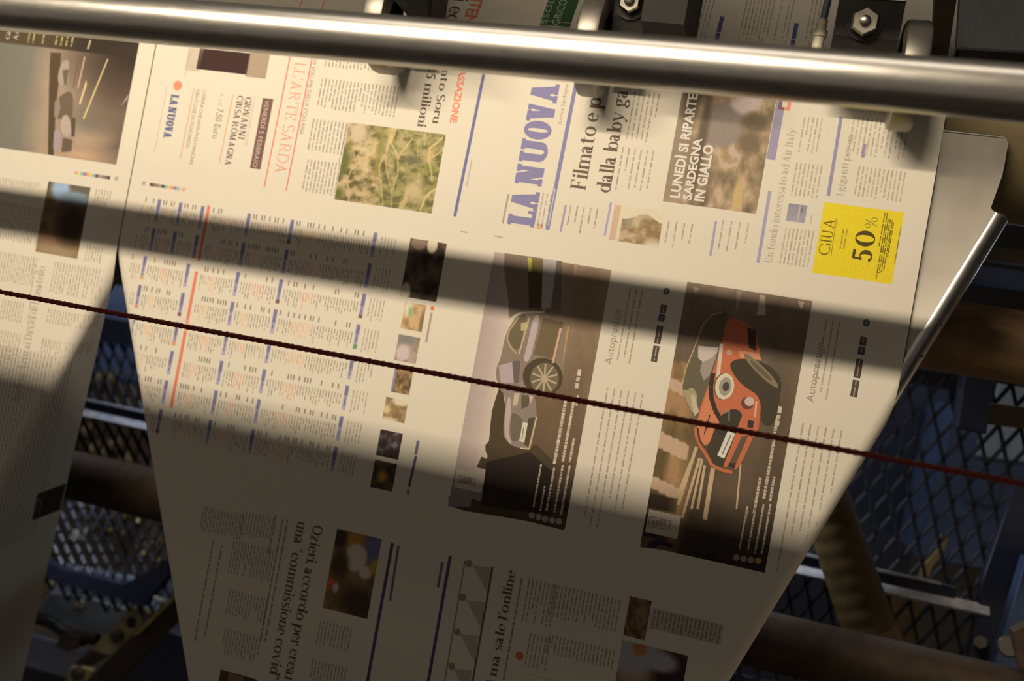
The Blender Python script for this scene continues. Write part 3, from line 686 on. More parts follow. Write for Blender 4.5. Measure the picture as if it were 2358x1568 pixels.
def strap(label, poly, h, bolts, m, group='yellow straps at the lower left'):
    t = thing('yellow_strap', P3(*c4(*poly[0]), h), label, 'strap', group)
    MB().slab([at(*c4(*p), h) for p in poly], h, 0.008, 0.0015).build('strap_bar', m, t)
    for x, y, r, dome in bolts:
        c = (*at(*c4(x, y), h), h)
        if dome: MB().lathe(c, (0, 0, 1), [(0, r), (0.006, r*0.95), (0.009, r*0.6)], 6).build('strap_bolt', M['rustdark'], t)
        else: MB().lathe((c[0], c[1], c[2]-0.001), (0, 0, 1), [(0, r), (0.0014, r)], 20).build('strap_hole', M['wire'], t)
strap('yellow strap with a hole and a dark bolt beside the brown diagonal bar', ((1505, 470), (1620, 490), (1705, 560), (1245, 1030), (1020, 965)), -0.50, ((1485, 658, 0.0095, False), (1330, 800, 0.0125, True)), M['yellow'])
strap('yellow strap end with one dark bolt at the bottom edge', ((800, 1150), (960, 1165), (1060, 1195), (930, 1400), (720, 1360)), -0.49, ((890, 1225, 0.0125, True),), M['yellow'])
strap('yellow plate with a notch beside the left-hand paper fold', ((340, 175), (500, 170), (620, 235), (250, 545), (230, 500), (300, 360)), -0.53, ((345, 332, 0.007, False),), M['yellow'])
slab_thing('dark_link', [c4(*p) for p in ((1030, 960), (1240, 1030), (960, 1180), (800, 1150))], -0.51, 0.01, M['rustdark'], 'dark link plate joining the two yellow straps', 'link')
t = thing('diagonal_bar', P3(*c4(1600, 800), -0.412), 'brown diagonal bar at the lower left, against the paper edge', 'bar')
MB().slab([at(*c4(*p), -0.412) for p in ((2062, 285), (2085, 520), (1230, 1420), (900, 1400), (1480, 800), (1840, 440))], -0.412, 0.022, 0.002).build('bar_body', M['rustdark'], t)
MB().slab([at(*c4(*p), -0.406) for p in ((2050, 275), (2062, 300), (1560, 790), (1480, 820), (1700, 600), (1850, 450))], -0.406, 0.006, 0.001).build('bar_edge', M['yellow'], t)
slab_thing('bright_tab', [c4(*p) for p in ((1722, 372), (1745, 355), (1850, 405), (1810, 450))], -0.455, 0.004, M['ivory'], 'tiny bright ivory tab at the top of the brown diagonal bar', 'tab')
slab_thing('window_plate', [c4(*p) for p in ((1740, 360), (1990, 95), (2035, 110), (2060, 250), (1880, 385))], -0.56, 0.006, M['paleblue'], 'pale blue plate showing between mesh guard and diagonal bar', 'plate')
slab_thing('corner_plate', [c4(*p) for p in ((1900, 745), (2095, 545), (2150, 820))], -0.58, 0.006, M['paleblue'], 'pale blue triangle showing right of the diagonal bar', 'plate')
slab_thing('dark_plinth', [c4(*p) for p in ((1880, 740), (2180, 830), (2300, 1450), (1200, 1450))], -0.62, 0.05, M['navy'], 'dark blue plinth beneath the diagonal bar at the bottom', 'plinth')
slab_thing('flap_plate', ((412, 1306), (468, 1322), (452, 1480), (420, 1420)), -0.33, 0.006, M['rustdark'], 'small dark plate against the left edge of the main paper', 'plate')
# behind the left-hand guards
t = thing('rear_unit', P3(280, 1260, -0.68), 'brown machine unit with brass screw ends behind the lower left mesh guard', 'machine')
def part_slab(name, pix, h, thick, m): return MB().slab([at(*p, h) for p in pix], h, thick, 0.002).build(name, m, t)
part_slab('back_panel', ((60, 1140), (520, 1200), (500, 1370), (60, 1300)), -0.68, 0.03, M['rustdark'])
part_slab('lower_beam', ((120, 1300), (480, 1365), (470, 1430), (100, 1360)), -0.655, 0.025, M['paleblue'])
part_slab('ivory_tag', ((158, 1222), (186, 1217), (180, 1242), (170, 1248), (156, 1240)), -0.66, 0.02, M['ivory'])
for k, (x, y) in enumerate(((190, 1165), (222, 1172), (292, 1192), (325, 1202), (362, 1250), (226, 1212), (262, 1222), (338, 1275), (296, 1230), (372, 1290), (265, 1262))):
    MB().lathe(P3(x, y, -0.682), (0.3, -0.3, 1.0), [(0, 0.006), (0.018, 0.006), (0.024, 0.003)], 12).build('screw_end', M['brass'], t, smooth=True)
t = thing('rear_unit', P3(280, 800, -0.68), 'blue grey machine unit with ochre caps behind the upper left mesh guard', 'machine')
part_slab('back_panel', ((160, 640), (480, 690), (480, 880), (330, 900), (160, 850)), -0.68, 0.03, M['blue'])
part_slab('lower_panel', ((160, 852), (480, 902), (480, 1110), (130, 1060)), -0.68, 0.03, M['rustdark'])
for k, (x, y) in enumerate(((238, 872), (262, 868), (222, 1030), (246, 1040), (270, 1022), (232, 1060), (206, 990), (300, 1055))):
    MB().lathe(P3(x, y, -0.682), (0.1, 0.2, 1), [(0, 0.013), (0.02, 0.013), (0.028, 0.006)], 14).build('ochre_cap', M['ochre'], t, smooth=True)
t = thing('ochre_hose', P3(2140, 1290, -0.60), 'ochre bent pipe behind the right-hand mesh guard, above the step rail', 'hose')
m = MB(); pp = [P3(*p, -0.60) for p in ((2172, 1235), (2160, 1270), (2135, 1300), (2125, 1335), (2105, 1360))]
for a, b in zip(pp, pp[1:]): m.tube(a, b, 0.007, 14)
m.build('hose_body', M['yellow'], t, smooth=True)
slab_thing('rear_post', ((1990, 1330), (2130, 1365), (1960, 3900), (1800, 3850)), -0.62, 0.02, M['ochre'], 'ochre post seen through the mesh below the step rail at right', 'post')

# ------------------------------------------------------------------ the two paper webs
def paper_sheet(uc, parent, half=0.3995):
    vs = [-0.52+0.03*i for i in range(9)]
    vs += [VB-RR*BEND*(1-i/8.0) for i in range(9)]
    vs += [VB+0.012*(i+1) for i in range(78)]
    eps = 1e-5; verts = []; ncol = 0
    for v in vs:
        row = []
        for sg in (-1, 1):
            w = min(half, max(0.01, wid(max(v, VB), sg))); e = min(half, w+RF*BETA/cos(atan(SLR if sg > 0 else SLL)))
            q = [half-(half-e)*k/6 for k in range(6)]+[e-(e-w)*k/12 for k in range(12)]
            q = [x+eps*(len(q)-i) for i, x in enumerate(q)]
            q = [min(x, half+4e-4) for x in q]
            part = [sg*x for x in q]
            row += part if sg < 0 else [sg*(w*k/8) for k in range(-7, 0)] if False else []
            if sg < 0: left, wl = part, w
            else: right_, wr = part[::-1], w
        mid = [-wl+(wl+wr)*k/10 for k in range(11)]
        line = left+mid+right_; ncol = len(line)
        verts += [W(*surf(uc+x, v, uc, 0.0)) for x in line]
    faces = [(j*ncol+i, (j+1)*ncol+i, (j+1)*ncol+i+1, j*ncol+i+1) for j in range(len(vs)-1) for i in range(ncol-1)]
    return finish('paper_sheet', verts, faces, M['paper'], parent, smooth=True)

web = thing('newspaper_web', (0, 0.1, 0), 'wide printed newspaper web with a large blue masthead and two car adverts', 'newspaper', 'paper webs')
paper_sheet(0.0, web)
GREY, DARK, PALE = (182, 160, 130), (88, 72, 56), (196, 172, 138)
BLUE, ORNG, BROWN = (142, 128, 150), (232, 128, 90), (122, 88, 74)

# --- front page: masthead and headlines (type reads upwards)
k5 = K(1140, 180, 4.126)
I = Ink(); text(I, 'LA NUOVA', k5(370, 1415), k5(632, 48), k5(112, 1385), BLUE, SLAB)
I.line([at(*k5(497, 1440)), at(*k5(775, 20))], 0.0038, ink(*BLUE))
I.line([at(*k5(505, 1400)), at(*k5(570, 1050))], 0.0012, ink(205, 190, 185), 2)
text(I, 'Nuova Sardegna', k5(628, 440), k5(708, 60), k5(594, 430), (150, 125, 108), LIGHT)
I.build('masthead', web, 'large blue slab-serif masthead')
I = Ink(); text(I, 'Filmato e pe', k5(857, 1065), k5(1037, 100), k5(712, 1045), (112, 92, 72), SERIF); I.build('headline', web, 'dark serif headline reading Filmato e p')
I = Ink(); text(I, 'dalla baby ga', k5(1090, 1095), k5(1268, 110), k5(955, 1075), (112, 92, 72), SERIF); I.build('headline', web, 'dark serif headline reading dalla baby ga')
I = Ink()
def colpx(I, P, Q, **kw):
    J = Ink(I.uc); J.column(*box_uv(P, Q), **kw); J.build('text_column', web if I.uc == 0 else web2)
colpx(I, k5(1190, 650), k5(1460, 1120), seed=3, pitch=0.0062, th=0.0015, c=(186, 163, 131), ragged=0.15)
colpx(I, k5(1310, 120), k5(1500, 620), seed=4, pitch=0.0044, th=0.0014, c=(184, 161, 129), ragged=0.1)
colpx(I, k5(690, 1200), k5(960, 1500), seed=5, pitch=0.0068, th=0.0014, c=(182, 158, 126), ragged=0.4)
rule([at(*k5(622, 1460)), at(*k5(672, 1205))], 0.0022, ink(174, 154, 156))
rule([at(*k5(72, 1380)), at(*k5(128, 1100))], 0.0018, ink(175, 150, 120))
colpx(I, k5(440, 1090), k5(500, 1420), seed=6, pitch=0.0042, th=0.0012, c=(190, 165, 135))
J = Ink(); J.rect(*box_uv(k5(402, 1380), k5(450, 1435)), ink(226, 170, 125)); J.build('orange_mark', web)
rule([at(*k5(1040, 1500)), at(*k5(1102, 1180))], 0.002, ink(175, 158, 175))
c7 = K(1200, 400, 3.92)
colpx(I, c7(1300, 420), c7(1540, 700), seed=7, pitch=0.0075, th=0.0014, c=(188, 165, 132), ragged=0.4)
colpx(I, c7(1790, 410), c7(2040, 740), seed=8, pitch=0.0075, th=0.0014, c=(188, 165, 132), ragged=0.4)
rule([at(*c7(1758, 430)), at(*c7(1708, 740))], 0.0024, ink(176, 158, 164))
c8 = K(1740, 240, 3.41)
rule([at(*c8(18, 1245)), at(*c8(112, 680))], 0.0030, ink(174, 156, 164))
rule([at(*c8(570, 720)), at(*c8(672, 100))], 0.0030, ink(160, 142, 154))
rule([at(*c8(840, 420)), at(*c8(858, 310))], 0.0030, ink(160, 142, 154))
colpx(I, c8(225, 965), c8(420, 1285), seed=9, c=PALE, pitch=0.0036)
colpx(I, c8(310, 455), c8(490, 745), seed=10, c=PALE, pitch=0.0036)
colpx(I, c8(370, 95), c8(490, 395), seed=11, c=PALE, pitch=0.0036)
colpx(I, c8(800, 485), c8(1150, 770), seed=12, c=PALE, pitch=0.0036)
colpx(I, c8(760, 90), c8(1170, 440), seed=13, c=PALE, pitch=0.0040)
colpx(I, c8(418, 865), c8(452, 940), seed=14, c=PALE, pitch=0.005)
I = Ink(); text(I, 'Un fondo interessato ad Air Italy', c8(128, 1250), c8(325, 190), c8(66, 1240), (196, 172, 138), SERIF); I.build('headline', web, 'pale serif headline beginning Un fondo interessato')
I = Ink(); text(I, 'I giganti per un', c8(685, 722), c8(760, 240), c8(632, 715), (192, 168, 134), SERIF); I.build('headline', web, 'pale serif headline beginning I giganti')
# crowd photo with white capitals
k6 = K(1500, 210, 4.48)
I = Ink(); uv = box_uv(k6(110, 1130), k6(1180, 0)); a, b = at(*k6(118, 1130)), at(*k6(1078, 1270)); c_ = at(*k6(1215, 40))
u0, u1, v1, v0 = a[0], b[0], (a[1]+b[1])/2, -0.190
S, T = ST(110, 120); n1 = field(110, 120, 21, 4, 5); n2 = field(110, 120, 22, 4, 9)
img = ramp(n1*.6+n2*.4, [(0.3, (112, 92, 66)), (0.45, (152, 126, 90)), (0.55, (184, 150, 108)), (0.62, (205, 172, 140)), (0.72, (170, 138, 90))])
img = blob(img, S, T, .48, .42, .24, .16, (152, 132, 110), .12); img = blob(img, S, T, .68, .20, .17, .13, (208, 180, 158), .15)
img = blob(img, S, T, .82, .38, .14, .07, (118, 98, 70), .3); img = blob(img, S, T, .80, .52, .12, .08, (128, 104, 76), .3)
img = blob(img, S, T, .46, .17, .18, .08, (160, 122, 82), .4); img = blob(img, S, T, .78, .9, .05, .12, (206, 168, 108), .3)
img = blob(img, S, T, .06, .5, .14, .8, (160, 134, 104), .6); img = blob(img, S, T, .12, .12, .1, .3, (92, 74, 54), .4); img = blob(img, S, T, .30, .55, .05, .5, (112, 92, 68), .5)
picture(I, (u0, u1, v0, v1), img)
I.rect(u1+0.0005, u1+0.0085, v0, v0+0.62*(v1-v0), ink(164, 146, 154), 1)
text(I, 'LUNEDÌ SI RIPARTE', k6(286, 1105), k6(470, 30), k6(192, 1090), (232, 212, 182), 'bold')
text(I, 'SARDEGNA', k6(408, 1125), k6(520, 490), k6(326, 1108), (232, 212, 182), 'bold')
text(I, 'IN GIALLO', k6(537, 1140), k6(638, 560), k6(440, 1125), (232, 212, 182), 'bold')
I.build('crowd_photo', web, 'printed crowd photo with white capitals LUNEDÌ SI RIPARTE SARDEGNA IN GIALLO')
I = Ink(); p = k6(1375, 135); q = at(*p)
I.rect(q[0]-.0055, q[0]+.0055, q[1]-.0055, q[1]+.0055, ink(238, 140, 100)); I.rect(q[0]-.0022, q[0]+.0025, q[1]-.0028, q[1]+.0028, ink(228, 200, 165), 2)
I.build('red_mark', web, 'small orange-red square mark')
# hillside photo
I = Ink(); a, b = at(*c7(790, 590)), at(*c7(1262, 380)); a2 = at(*c7(858, 262))
S, T = ST(60, 50); n1 = field(60, 50, 31, 4, 6)
img = ramp(n1, [(0.3, (150, 118, 78)), (0.5, (178, 146, 98)), (0.7, (205, 172, 128))])
sky = (T < 0.36-0.2*(S > .25)*np.sin((S-.25)*4)**2) | (S < .2); img[sky] = (228, 204, 162)
img[S < 0.13] = (214, 172, 134); img = blob(img, S, T, .3, .75, .07, .10, (206, 164, 128), .6); img = blob(img, S, T, .34, .45, .05, .1, (160, 148, 122), .8)
img = blob(img, S, T, .9, .98, .2, .1, (222, 196, 158), .5)
v0, v1 = at(*c7(1040, 305))[1], at(*c7(1040, 632))[1]
picture(I, (at(*c7(822, 420))[0], at(*c7(1270, 480))[0], v0, v1), img); I.build('hill_photo', web, 'small printed photo of a brown hillside building')
I = Ink(); S, T = ST(24, 24); img = ramp(T*.6+.2*field(24, 24, 33), [(0, (152, 140, 140)), (1, (178, 162, 154))]); img = blob(img, S, T, .62, .5, .04, .5, (205, 185, 165), .5)
img = blob(img, S, T, .74, .3, .06, .15, (120, 110, 105), .5)
a, b = at(*c8(255, 775)), at(*c8(388, 935)); picture(I, (at(*c8(247, 855))[0], at(*c8(396, 865))[0], at(*c8(325, 785))[1], at(*c8(315, 925))[1]), img); I.build('sky_photo', web, 'tiny blue-grey printed photo')
# yellow advert
I = Ink(); YU = (0.3109, 0.3794, -0.0744, -0.0098); I.rect(*YU, ink(240, 203, 40))
text(I, 'GIUA', c8(576, 1195), c8(621, 892), c8(488, 1183), (120, 98, 30), LIGHT)
text(I, '50', c8(905, 1250), c8(940, 1000), c8(752, 1222), (88, 72, 24), SERIF)
text(I, '%', c8(948, 985), c8(965, 885), c8(852, 968), (130, 108, 30), LIGHT)
for x0, y0, x1, y1 in ((925, 1370, 1005, 850), (945, 1370, 1028, 850), (968, 1325, 1048, 900), (985, 1320, 1062, 905), (1005, 1305, 1070, 910), (1025, 1260, 1085, 930)):
    a, b = at(*c8(x0, y0)), at(*c8(x1, y1)); I.column(a[0]-.0011, a[0]+.0011, min(a[1], b[1]), max(a[1], b[1]), c=(140, 115, 30), th=0.0010, seed=x0, pitch=.002, layer=2)
a, b = at(*c8(650, 1135)), at(*c8(690, 980)); I.column(a[0], a[0]+.006, b[1], a[1], c=(182, 150, 40), th=.0012, pitch=.003, layer=2, seed=2)
I.column(at(*c8(1100, 1200))[0]-.001, at(*c8(1100, 1200))[0]+.001, at(*c8(1120, 960))[1], at(*c8(1090, 1250))[1], c=(160, 130, 36), th=.0009, pitch=.002, layer=2, seed=5)
I.line([at(*c8(592, 1190)), at(*c8(636, 895))], .0006, ink(165, 135, 40), 2)
I.build('yellow_advert', web, 'bright yellow advert reading 50%')

# --- left page above the fold (type reads downwards)
k1 = K(340, 110, 4.479)
I = Ink(); I.disc(*at(*k1(310, 390)), 0.0053, ink(226, 142, 98)); text(I, 'LA NUOVA', k1(245, 480), k1(172, 930), k1(325, 490), (108, 106, 124), SLAB); I.build('small_masthead', web, 'small blue masthead with an orange disc')
for p, q, w, c in (((478, 420), (338, 1140), .0011, (228, 160, 112)), ((882, 480), (738, 1195), .0011, (228, 160, 112)), ((1475, 60), (1202, 1440), .0013, (232, 112, 84)), ((1705, 60), (1428, 1475), .0013, (232, 112, 84)), ((200, 400), (70, 1080), .0005, (180, 156, 122)), ((440, 30), (385, 310), .0005, (180, 156, 122))):
    I = Ink(); I.line([at(*k1(*p)), at(*k1(*q))], w, ink(*c)); I.build('printed_rule', web)
I = Ink(); text(I, "L'OPERA CHE NON PUÒ MANCARE", k1(575, 440), k1(432, 1205), k1(608, 445), (160, 124, 108), 'sans')
text(I, 'NELLE CASE DI OGNI SARDO', k1(505, 435), k1(405, 1035), k1(540, 440), (160, 124, 108), 'sans')
text(I, 'A soli', k1(750, 465), k1(735, 600), k1(792, 470), (205, 180, 145), 'sans'); text(I, '7,50 Euro', k1(722, 625), k1(670, 935), k1(785, 635), (140, 120, 100), 'sans')
text(I, 'IL QUINDICESIMO VOLUME', k1(1088, 500), k1(1000, 1010), k1(1120, 505), (208, 182, 148), 'sans'); I.build('small_print', web)
I = Ink(); text(I, 'CIUSA ROMAGNA', k1(930, 490), k1(798, 1215), k1(992, 495), (128, 98, 84), BOLD); text(I, 'GIOVANNI', k1(1012, 505), k1(933, 940), k1(1076, 515), (128, 98, 84), BOLD); I.build('headline', web, 'brown serif name in capitals')
I = Ink(); a = at(*k1(1118, 885)); u = at(*k1(1190, 518))[0], at(*k1(1297, 528))[0]; I.rect(u[0], u[1], at(*k1(1240, 523))[1], at(*k1(1098, 1246))[1], ink(126, 90, 74))
text(I, 'VENERDÌ 5 FEBBRAIO', k1(1212, 540), k1(1083, 1228), k1(1258, 545), (214, 180, 150), 'sans'); I.build('brown_banner', web, 'brown strip reading VENERDÌ 5 FEBBRAIO')
I = Ink(); text(I, "LL'ARTE SARDA", k1(1522, 150), k1(1290, 1300), k1(1636, 170), (232, 150, 118), Glyphs(.08, .055, .05, .04)); I.build('headline', web, 'thin red serif capitals between two red rules')
k2 = K(600, 0, 3.92)
I = Ink(); text(I, 'XVI VOLUME DELLA COLLANA', k2(482, 500), k2(368, 1215), k2(518, 505), (160, 136, 118), 'sans')
colpx(I, k2(590, 470), k2(1250, 672), seed=21, pitch=.0040, th=.0015); colpx(I, k2(545, 705), k2(1215, 1062), seed=22, pitch=.0040, th=.0015, ragged=.03)
colpx(I, k2(465, 1070), k2(745, 1400), seed=23, pitch=.0040, th=.0015); colpx(I, k2(415, 1435), k2(680, 1770), seed=24, pitch=.0040, th=.0015)
rule([at(*k2(780, 1110)), at(*k2(705, 1480))], .0005, ink(120, 100, 80)); I.build('small_type', web)
I = Ink(); I.rect(*box_uv(k1(541, 0), k1(1020, 278)), ink(66, 42, 34)); I.rect(*box_uv(k1(1060, 0), k1(1215, 320)), ink(176, 146, 114)); I.rect(*box_uv(k1(425, 0), k1(535, 248)), ink(208, 182, 146)); I.build('book_photo', web, 'dark brown printed book photo')
I = Ink(); text(I, 'nto Soru', k2(1640, 620), k2(1570, 1118), k2(1712, 625), (104, 84, 66), SERIF); I.build('headline', web, 'dark serif headline beside the orange-red capitals')
I = Ink(); text(I, '35 milioni', k2(1515, 590), k2(1418, 1145), k2(1595, 600), (104, 84, 66), SERIF); I.build('headline', web, 'dark serif headline reading 35 milioni')
I = Ink(); text(I, 'CASSAZIONE', k2(1808, 560), k2(1722, 1108), k2(1868, 570), (236, 138, 98), 'bold'); I.build('kicker', web, 'orange-red capitals reading ASSAZIONE')
# same pages above the roller
I = Ink()
text(I, 'rixed', (1041, -45), (1032, 55), (1075, -40), (104, 84, 66), SERIF); text(I, 'alllbu r', (1012, -100), (1004, 50), (1046, -90), (104, 84, 66), SERIF)
text(I, 'ENTEN', (1085, -60), (1086, 55), (1112, -58), (222, 120, 70), 'bold'); I.line([at(1192, -80), at(1140, 62)], .0030, ink(90, 84, 120))
a, b = at(1247, 20), at(1318, 20); I.rect(a[0], b[0], -0.33, -0.186, ink(62, 92, 50), 1)
text(I, 'ESSOLO', (1253, 68), (1275, -60), (1240, 66), (180, 190, 150), 'sans', 3); text(I, 'AGRICOLA', (1282, 72), (1310, -60), (1264, 70), (190, 196, 160), 'sans', 3)
for x in (1655, 1832): a = at(x, 60); I.rect(a[0]-.002, a[0]+.002, -.245, -.19, ink(96, 88, 120))
I.column(at(1520, 60)[0], at(1640, 60)[0], -.40, -.19, seed=41, c=GREY); I.column(at(1700, 60)[0], at(1820, 60)[0], -.40, -.19, seed=42, c=GREY); I.column(at(1850, 90)[0], at(1900, 90)[0], -.40, -.19, seed=43, c=GREY)
a, b = at(688, 10), at(740, 10); 
for x in (a[0], b[0]): I.rect(x-.0006, x+.0006, -.40, -.19, ink(232, 112, 84))
I.build('upper_print', web)
I = Ink(); k7 = K(740, 260, 5.2275)
I.line([at(*k7(1990, -640)), at(*k7(1605, 1245))], .0031, ink(120, 112, 140)); I.line([at(*k7(1812, 565)), at(*k7(1745, 890))], .0012, ink(190, 166, 148))
I.line([at(*k7(1672, 1428)), at(*k7(1765, 1440))], .0012, ink(190, 164, 124)); I.line([at(1138, 543), at(1158, 547)], .0012, ink(190, 164, 124)); I.build('page_rules', web, 'blue page rule with crop marks')
# aerial field photo
I = Ink(); S, T = ST(170, 170); n1 = field(170, 170, 51, 5, 8); n2 = field(170, 170, 52, 5, 16)
S = S+.05*(field(170, 170, 53, 3, 6)-.5); T = T+.05*(field(170, 170, 54, 3, 6)-.5)
img = ramp(n1*.55+n2*.45, [(0.36, (108, 96, 56)), (0.43, (150, 126, 78)), (0.50, (188, 156, 104)), (0.60, (206, 174, 122)), (0.7, (216, 184, 128))])
gr = ramp(n2, [(0.36, (116, 104, 60)), (0.46, (148, 134, 76)), (0.6, (162, 146, 86)), (0.7, (188, 162, 108))])
mk = np.clip((S-0.40+0.05*np.sin(T*9))*9, 0, 1)[..., None]; img = img*(1-mk)+gr*mk
mk = np.clip(1-np.abs(S-.36-.03*T)/.07, 0, 1)[..., None]*.8*(T < .65)[..., None]; img = img*(1-mk)+np.array((142, 130, 62))*mk
img = blob(img, S, T, .12, .1, .10, .14, (212, 182, 136), .4); img = blob(img, S, T, .78, .75, .09, .14, (206, 172, 118), .6); img = blob(img, S, T, .88, .3, .05, .12, (200, 164, 108), .5)
img = blob(img, S, T, .72, .36, .08, .05, (120, 108, 74), .5); img = blob(img, S, T, .9, .44, .06, .06, (142, 134, 66), .4); img = blob(img, S, T, .03, .5, .05, .18, (112, 108, 52), .6); img = blob(img, S, T, .02, .93, .06, .1, (110, 108, 52), .5)
def road(img, pts, w, c):
    for (a, b), (c2, d) in zip(pts, pts[1:]):
        dx, dy = c2-a, d-b; L2 = dx*dx+dy*dy; q = np.clip(((S-a)*dx+(T-b)*dy)/L2, 0, 1); dd = np.hypot(S-a-q*dx, T-b-q*dy)
        w = w*.72; al = .85*np.clip((w-dd)/(w*.7)+.5, 0, 1)[..., None]; img = img*(1-al)+np.array(c)*al
    return img
R1, R2 = (222, 186, 118), (208, 174, 116)
img = road(img, [(.47, 0), (.44, .25), (.40, .5), (.47, .8), (.52, 1)], .014, R1); img = road(img, [(.44, 0), (.45, .4), (.52, .65), (.57, .8), (.60, 1)], .012, R2)
img = road(img, [(.50, 0), (.46, .18), (.58, .38), (.60, .55), (.57, .78)], .016, R1); img = road(img, [(.58, .38), (.62, .18), (.66, .09), (.72, .12), (.76, .3)], .013, R2)
img = road(img, [(.98, .05), (.86, .2), (.90, .42), (.95, .6)], .016, R1); img = road(img, [(1, .68), (.9, .82), (.88, 1)], .02, R1); img = road(img, [(.8, 0), (.8, .18)], .012, R2); img = road(img, [(.72, .75), (.70, 1)], .035, R2)
img = road(img, [(.32, .2), (.31, .33), (.24, .42)], .014, R1); img = road(img, [(.15, 1), (.10, .72), (.14, .5), (.08, .3)], .012, R2); img = road(img, [(.9, .3), (1, .2)], .012, R1)
picture(I, (-0.1615, -0.0560, -0.0923, -0.0125), img); I.build('aerial_photo', web, 'green and tan printed aerial photo of fields and roads')
# registration bars at the sheet edge
def colour_bar(I, p, q, cols):
    a, b = at(*p), at(*q)
    for i, c in enumerate(cols): I.rect(a[0]+(b[0]-a[0])*i/len(cols), a[0]+(b[0]-a[0])*(i+1)/len(cols), a[1]-.0016, a[1]+.0020, ink(*c))
CB = [(92, 76, 62), (140, 112, 96), (158, 130, 110), (178, 150, 124), (90, 92, 66), (140, 176, 190), (236, 196, 70), (232, 152, 130), (160, 130, 120), (150, 178, 180), (230, 206, 110), (236, 160, 138)]
I = Ink(); colour_bar(I, (345, 424), (427, 436), CB); I.disc(*at(331, 422), .0024, ink(190, 164, 130)); I.build('colour_bar', web, 'row of tiny printing-ink test patches')

# --- listings page (grid of small programme listings)
I = Ink(); rnd = random.Random(7)
lx = [at(368, 459)[0], at(417, 466)[0], at(468, 473)[0], at(575, 489)[0], at(674, 506)[0], at(865, 538)[0]]
rowv = [at(*p)[1] for p in ((368, 459), (357, 527), (367, 597), (353, 664), (345, 735), (334, 799), (394, 884), (400, 949), (393, 1018))]
v0 = rowv[0]; pitch = (at(400, 949)[1]-v0)/7.0
BW = .0042; LA, LB = (140, 128, 150), (182, 165, 172)
edges = [at(318, 470)[0]] + lx
for r in range(8):
    va = v0+pitch*r; vb = va+pitch*0.80
    for ci, ux in enumerate(lx):
        cu = ux if r < 2 or ci > 2 else ux-.000
        if r >= 2 and ci == 0: cu = at(368, 459)[0]-.004
        if r >= 2 and ci == 1: continue
        if r >= 2 and ci == 2: cu = ux-.004
        I.rect(cu-BW/2, cu+BW/2, va, vb, ink(*LB)); I.rect(cu-BW/2, cu+BW/2, va, va+(vb-va)*rnd.uniform(.35, .6), ink(*LA), 2)
        I.column(cu-.0014, cu+.0014, va+.002, vb-.004, c=(126, 110, 122), pitch=.0026, th=.0012, seed=r*9+ci, layer=3)
        if rnd.random() < .35: I.rect(cu-BW/2, cu+BW/2, vb-.004, vb, ink(*rnd.choice([(226, 150, 118), (140, 92, 84), (120, 150, 96), (222, 170, 100), (110, 100, 90)])), 3)
        # the listing lies to the left of its bar
        prev = (edges[ci] if ci != 2 or r < 2 else lx[0]-.004)+.004
        if ci == 3: prev = at(490, 478)[0]
        if ci == 5: prev = lx[4]+.004
        acc = rnd.choice([(.15, .42, (234, 176, 128)), (.3, .55, (234, 158, 120)), (.1, .32, (238, 184, 122)), (.2, .4, (236, 166, 122))])
        I.column(prev, cu-.004, va+.009, vb+.002, c=(178, 154, 120), pitch=.0031, th=.0011, seed=100+r*7+ci, ragged=.5, accent=acc)
        n = int((cu-.004-prev)/.0031)
        for q in range(n):
            if rnd.random() < .45: uu = prev+(q+.5)*.0031; I.rect(uu-.0007, uu+.0007, va, va+.0052, ink(150, 126, 100))
    # right-hand notes
    I.column(lx[5]+.006, lx[5]+.024, va+.003, vb+.002, c=(186, 162, 128), pitch=.0034, th=.0012, seed=300+r, ragged=.2)
I.build('programme_listings', web, 'grid of small blue-headed programme listings')
I = Ink(); u = lambda *p: at(*p)[0]
I.rect(u(481, 475)-.0018, u(481, 475)+.0018, at(481, 473)[1], at(458, 600)[1], ink(*ORNG)); I.rect(u(481, 475)-.0018, u(481, 475)+.0018, at(454, 625)[1], at(404, 941)[1], ink(*ORNG))
I.rect(u(481, 475)-.0006, u(481, 475)+.0006, at(432, 735)[1], at(430, 765)[1], ink(240, 190, 160), 2)
I.build('orange_rule', web, 'long orange-red rule on the listings page')
kA = K(680, 680, 3.266)
def small_photo(nm, lab, bl, br, tr, cols, seed, extra=None):
    I = Ink(); S, T = ST(36, 42); n = field(36, 42, seed, 4, 4); img = ramp(n, cols)
    if extra: img = extra(img, S, T)
    picture(I, (at(*kA(*bl))[0], at(*kA(*br))[0], at(*kA(*tr))[1], (at(*kA(*bl))[1]+at(*kA(*br))[1])/2), img); I.build('film_photo', web, lab)
small_photo('film_photo', 'dark printed photo of a figure by a window', (785, 15), (1062, 40), (1143, -388), [(.3, (54, 40, 32)), (.5, (84, 66, 50)), (.7, (110, 88, 62))], 61,
    lambda g, S, T: blob(blob(blob(g, S, T, .25, .06, .2, .12, (150, 120, 92), .1), S, T, .62, .06, .14, .14, (226, 200, 158), .1), S, T, .12, .92, .14, .16, (214, 190, 150), .2))
small_photo('film_photo', 'tan printed photo with a green mark', (790, 250), (950, 272), (985, 75), [(.3, (176, 132, 84)), (.6, (214, 170, 112))], 62, lambda g, S, T: blob(blob(blob(g, S, T, .2, .2, .2, .3, (228, 204, 160), .3), S, T, .33, .35, .1, .2, (160, 170, 110), .4), S, T, .95, .7, .12, .5, (140, 112, 72), .5))
small_photo('film_photo', 'grey and pink printed photo', (742, 487), (905, 515), (938, 320), [(.3, (150, 120, 94)), (.6, (186, 156, 128))], 63, lambda g, S, T: blob(blob(g, S, T, .35, .68, .3, .3, (214, 184, 164), .2), S, T, .4, .15, .4, .16, (140, 130, 114), .4))
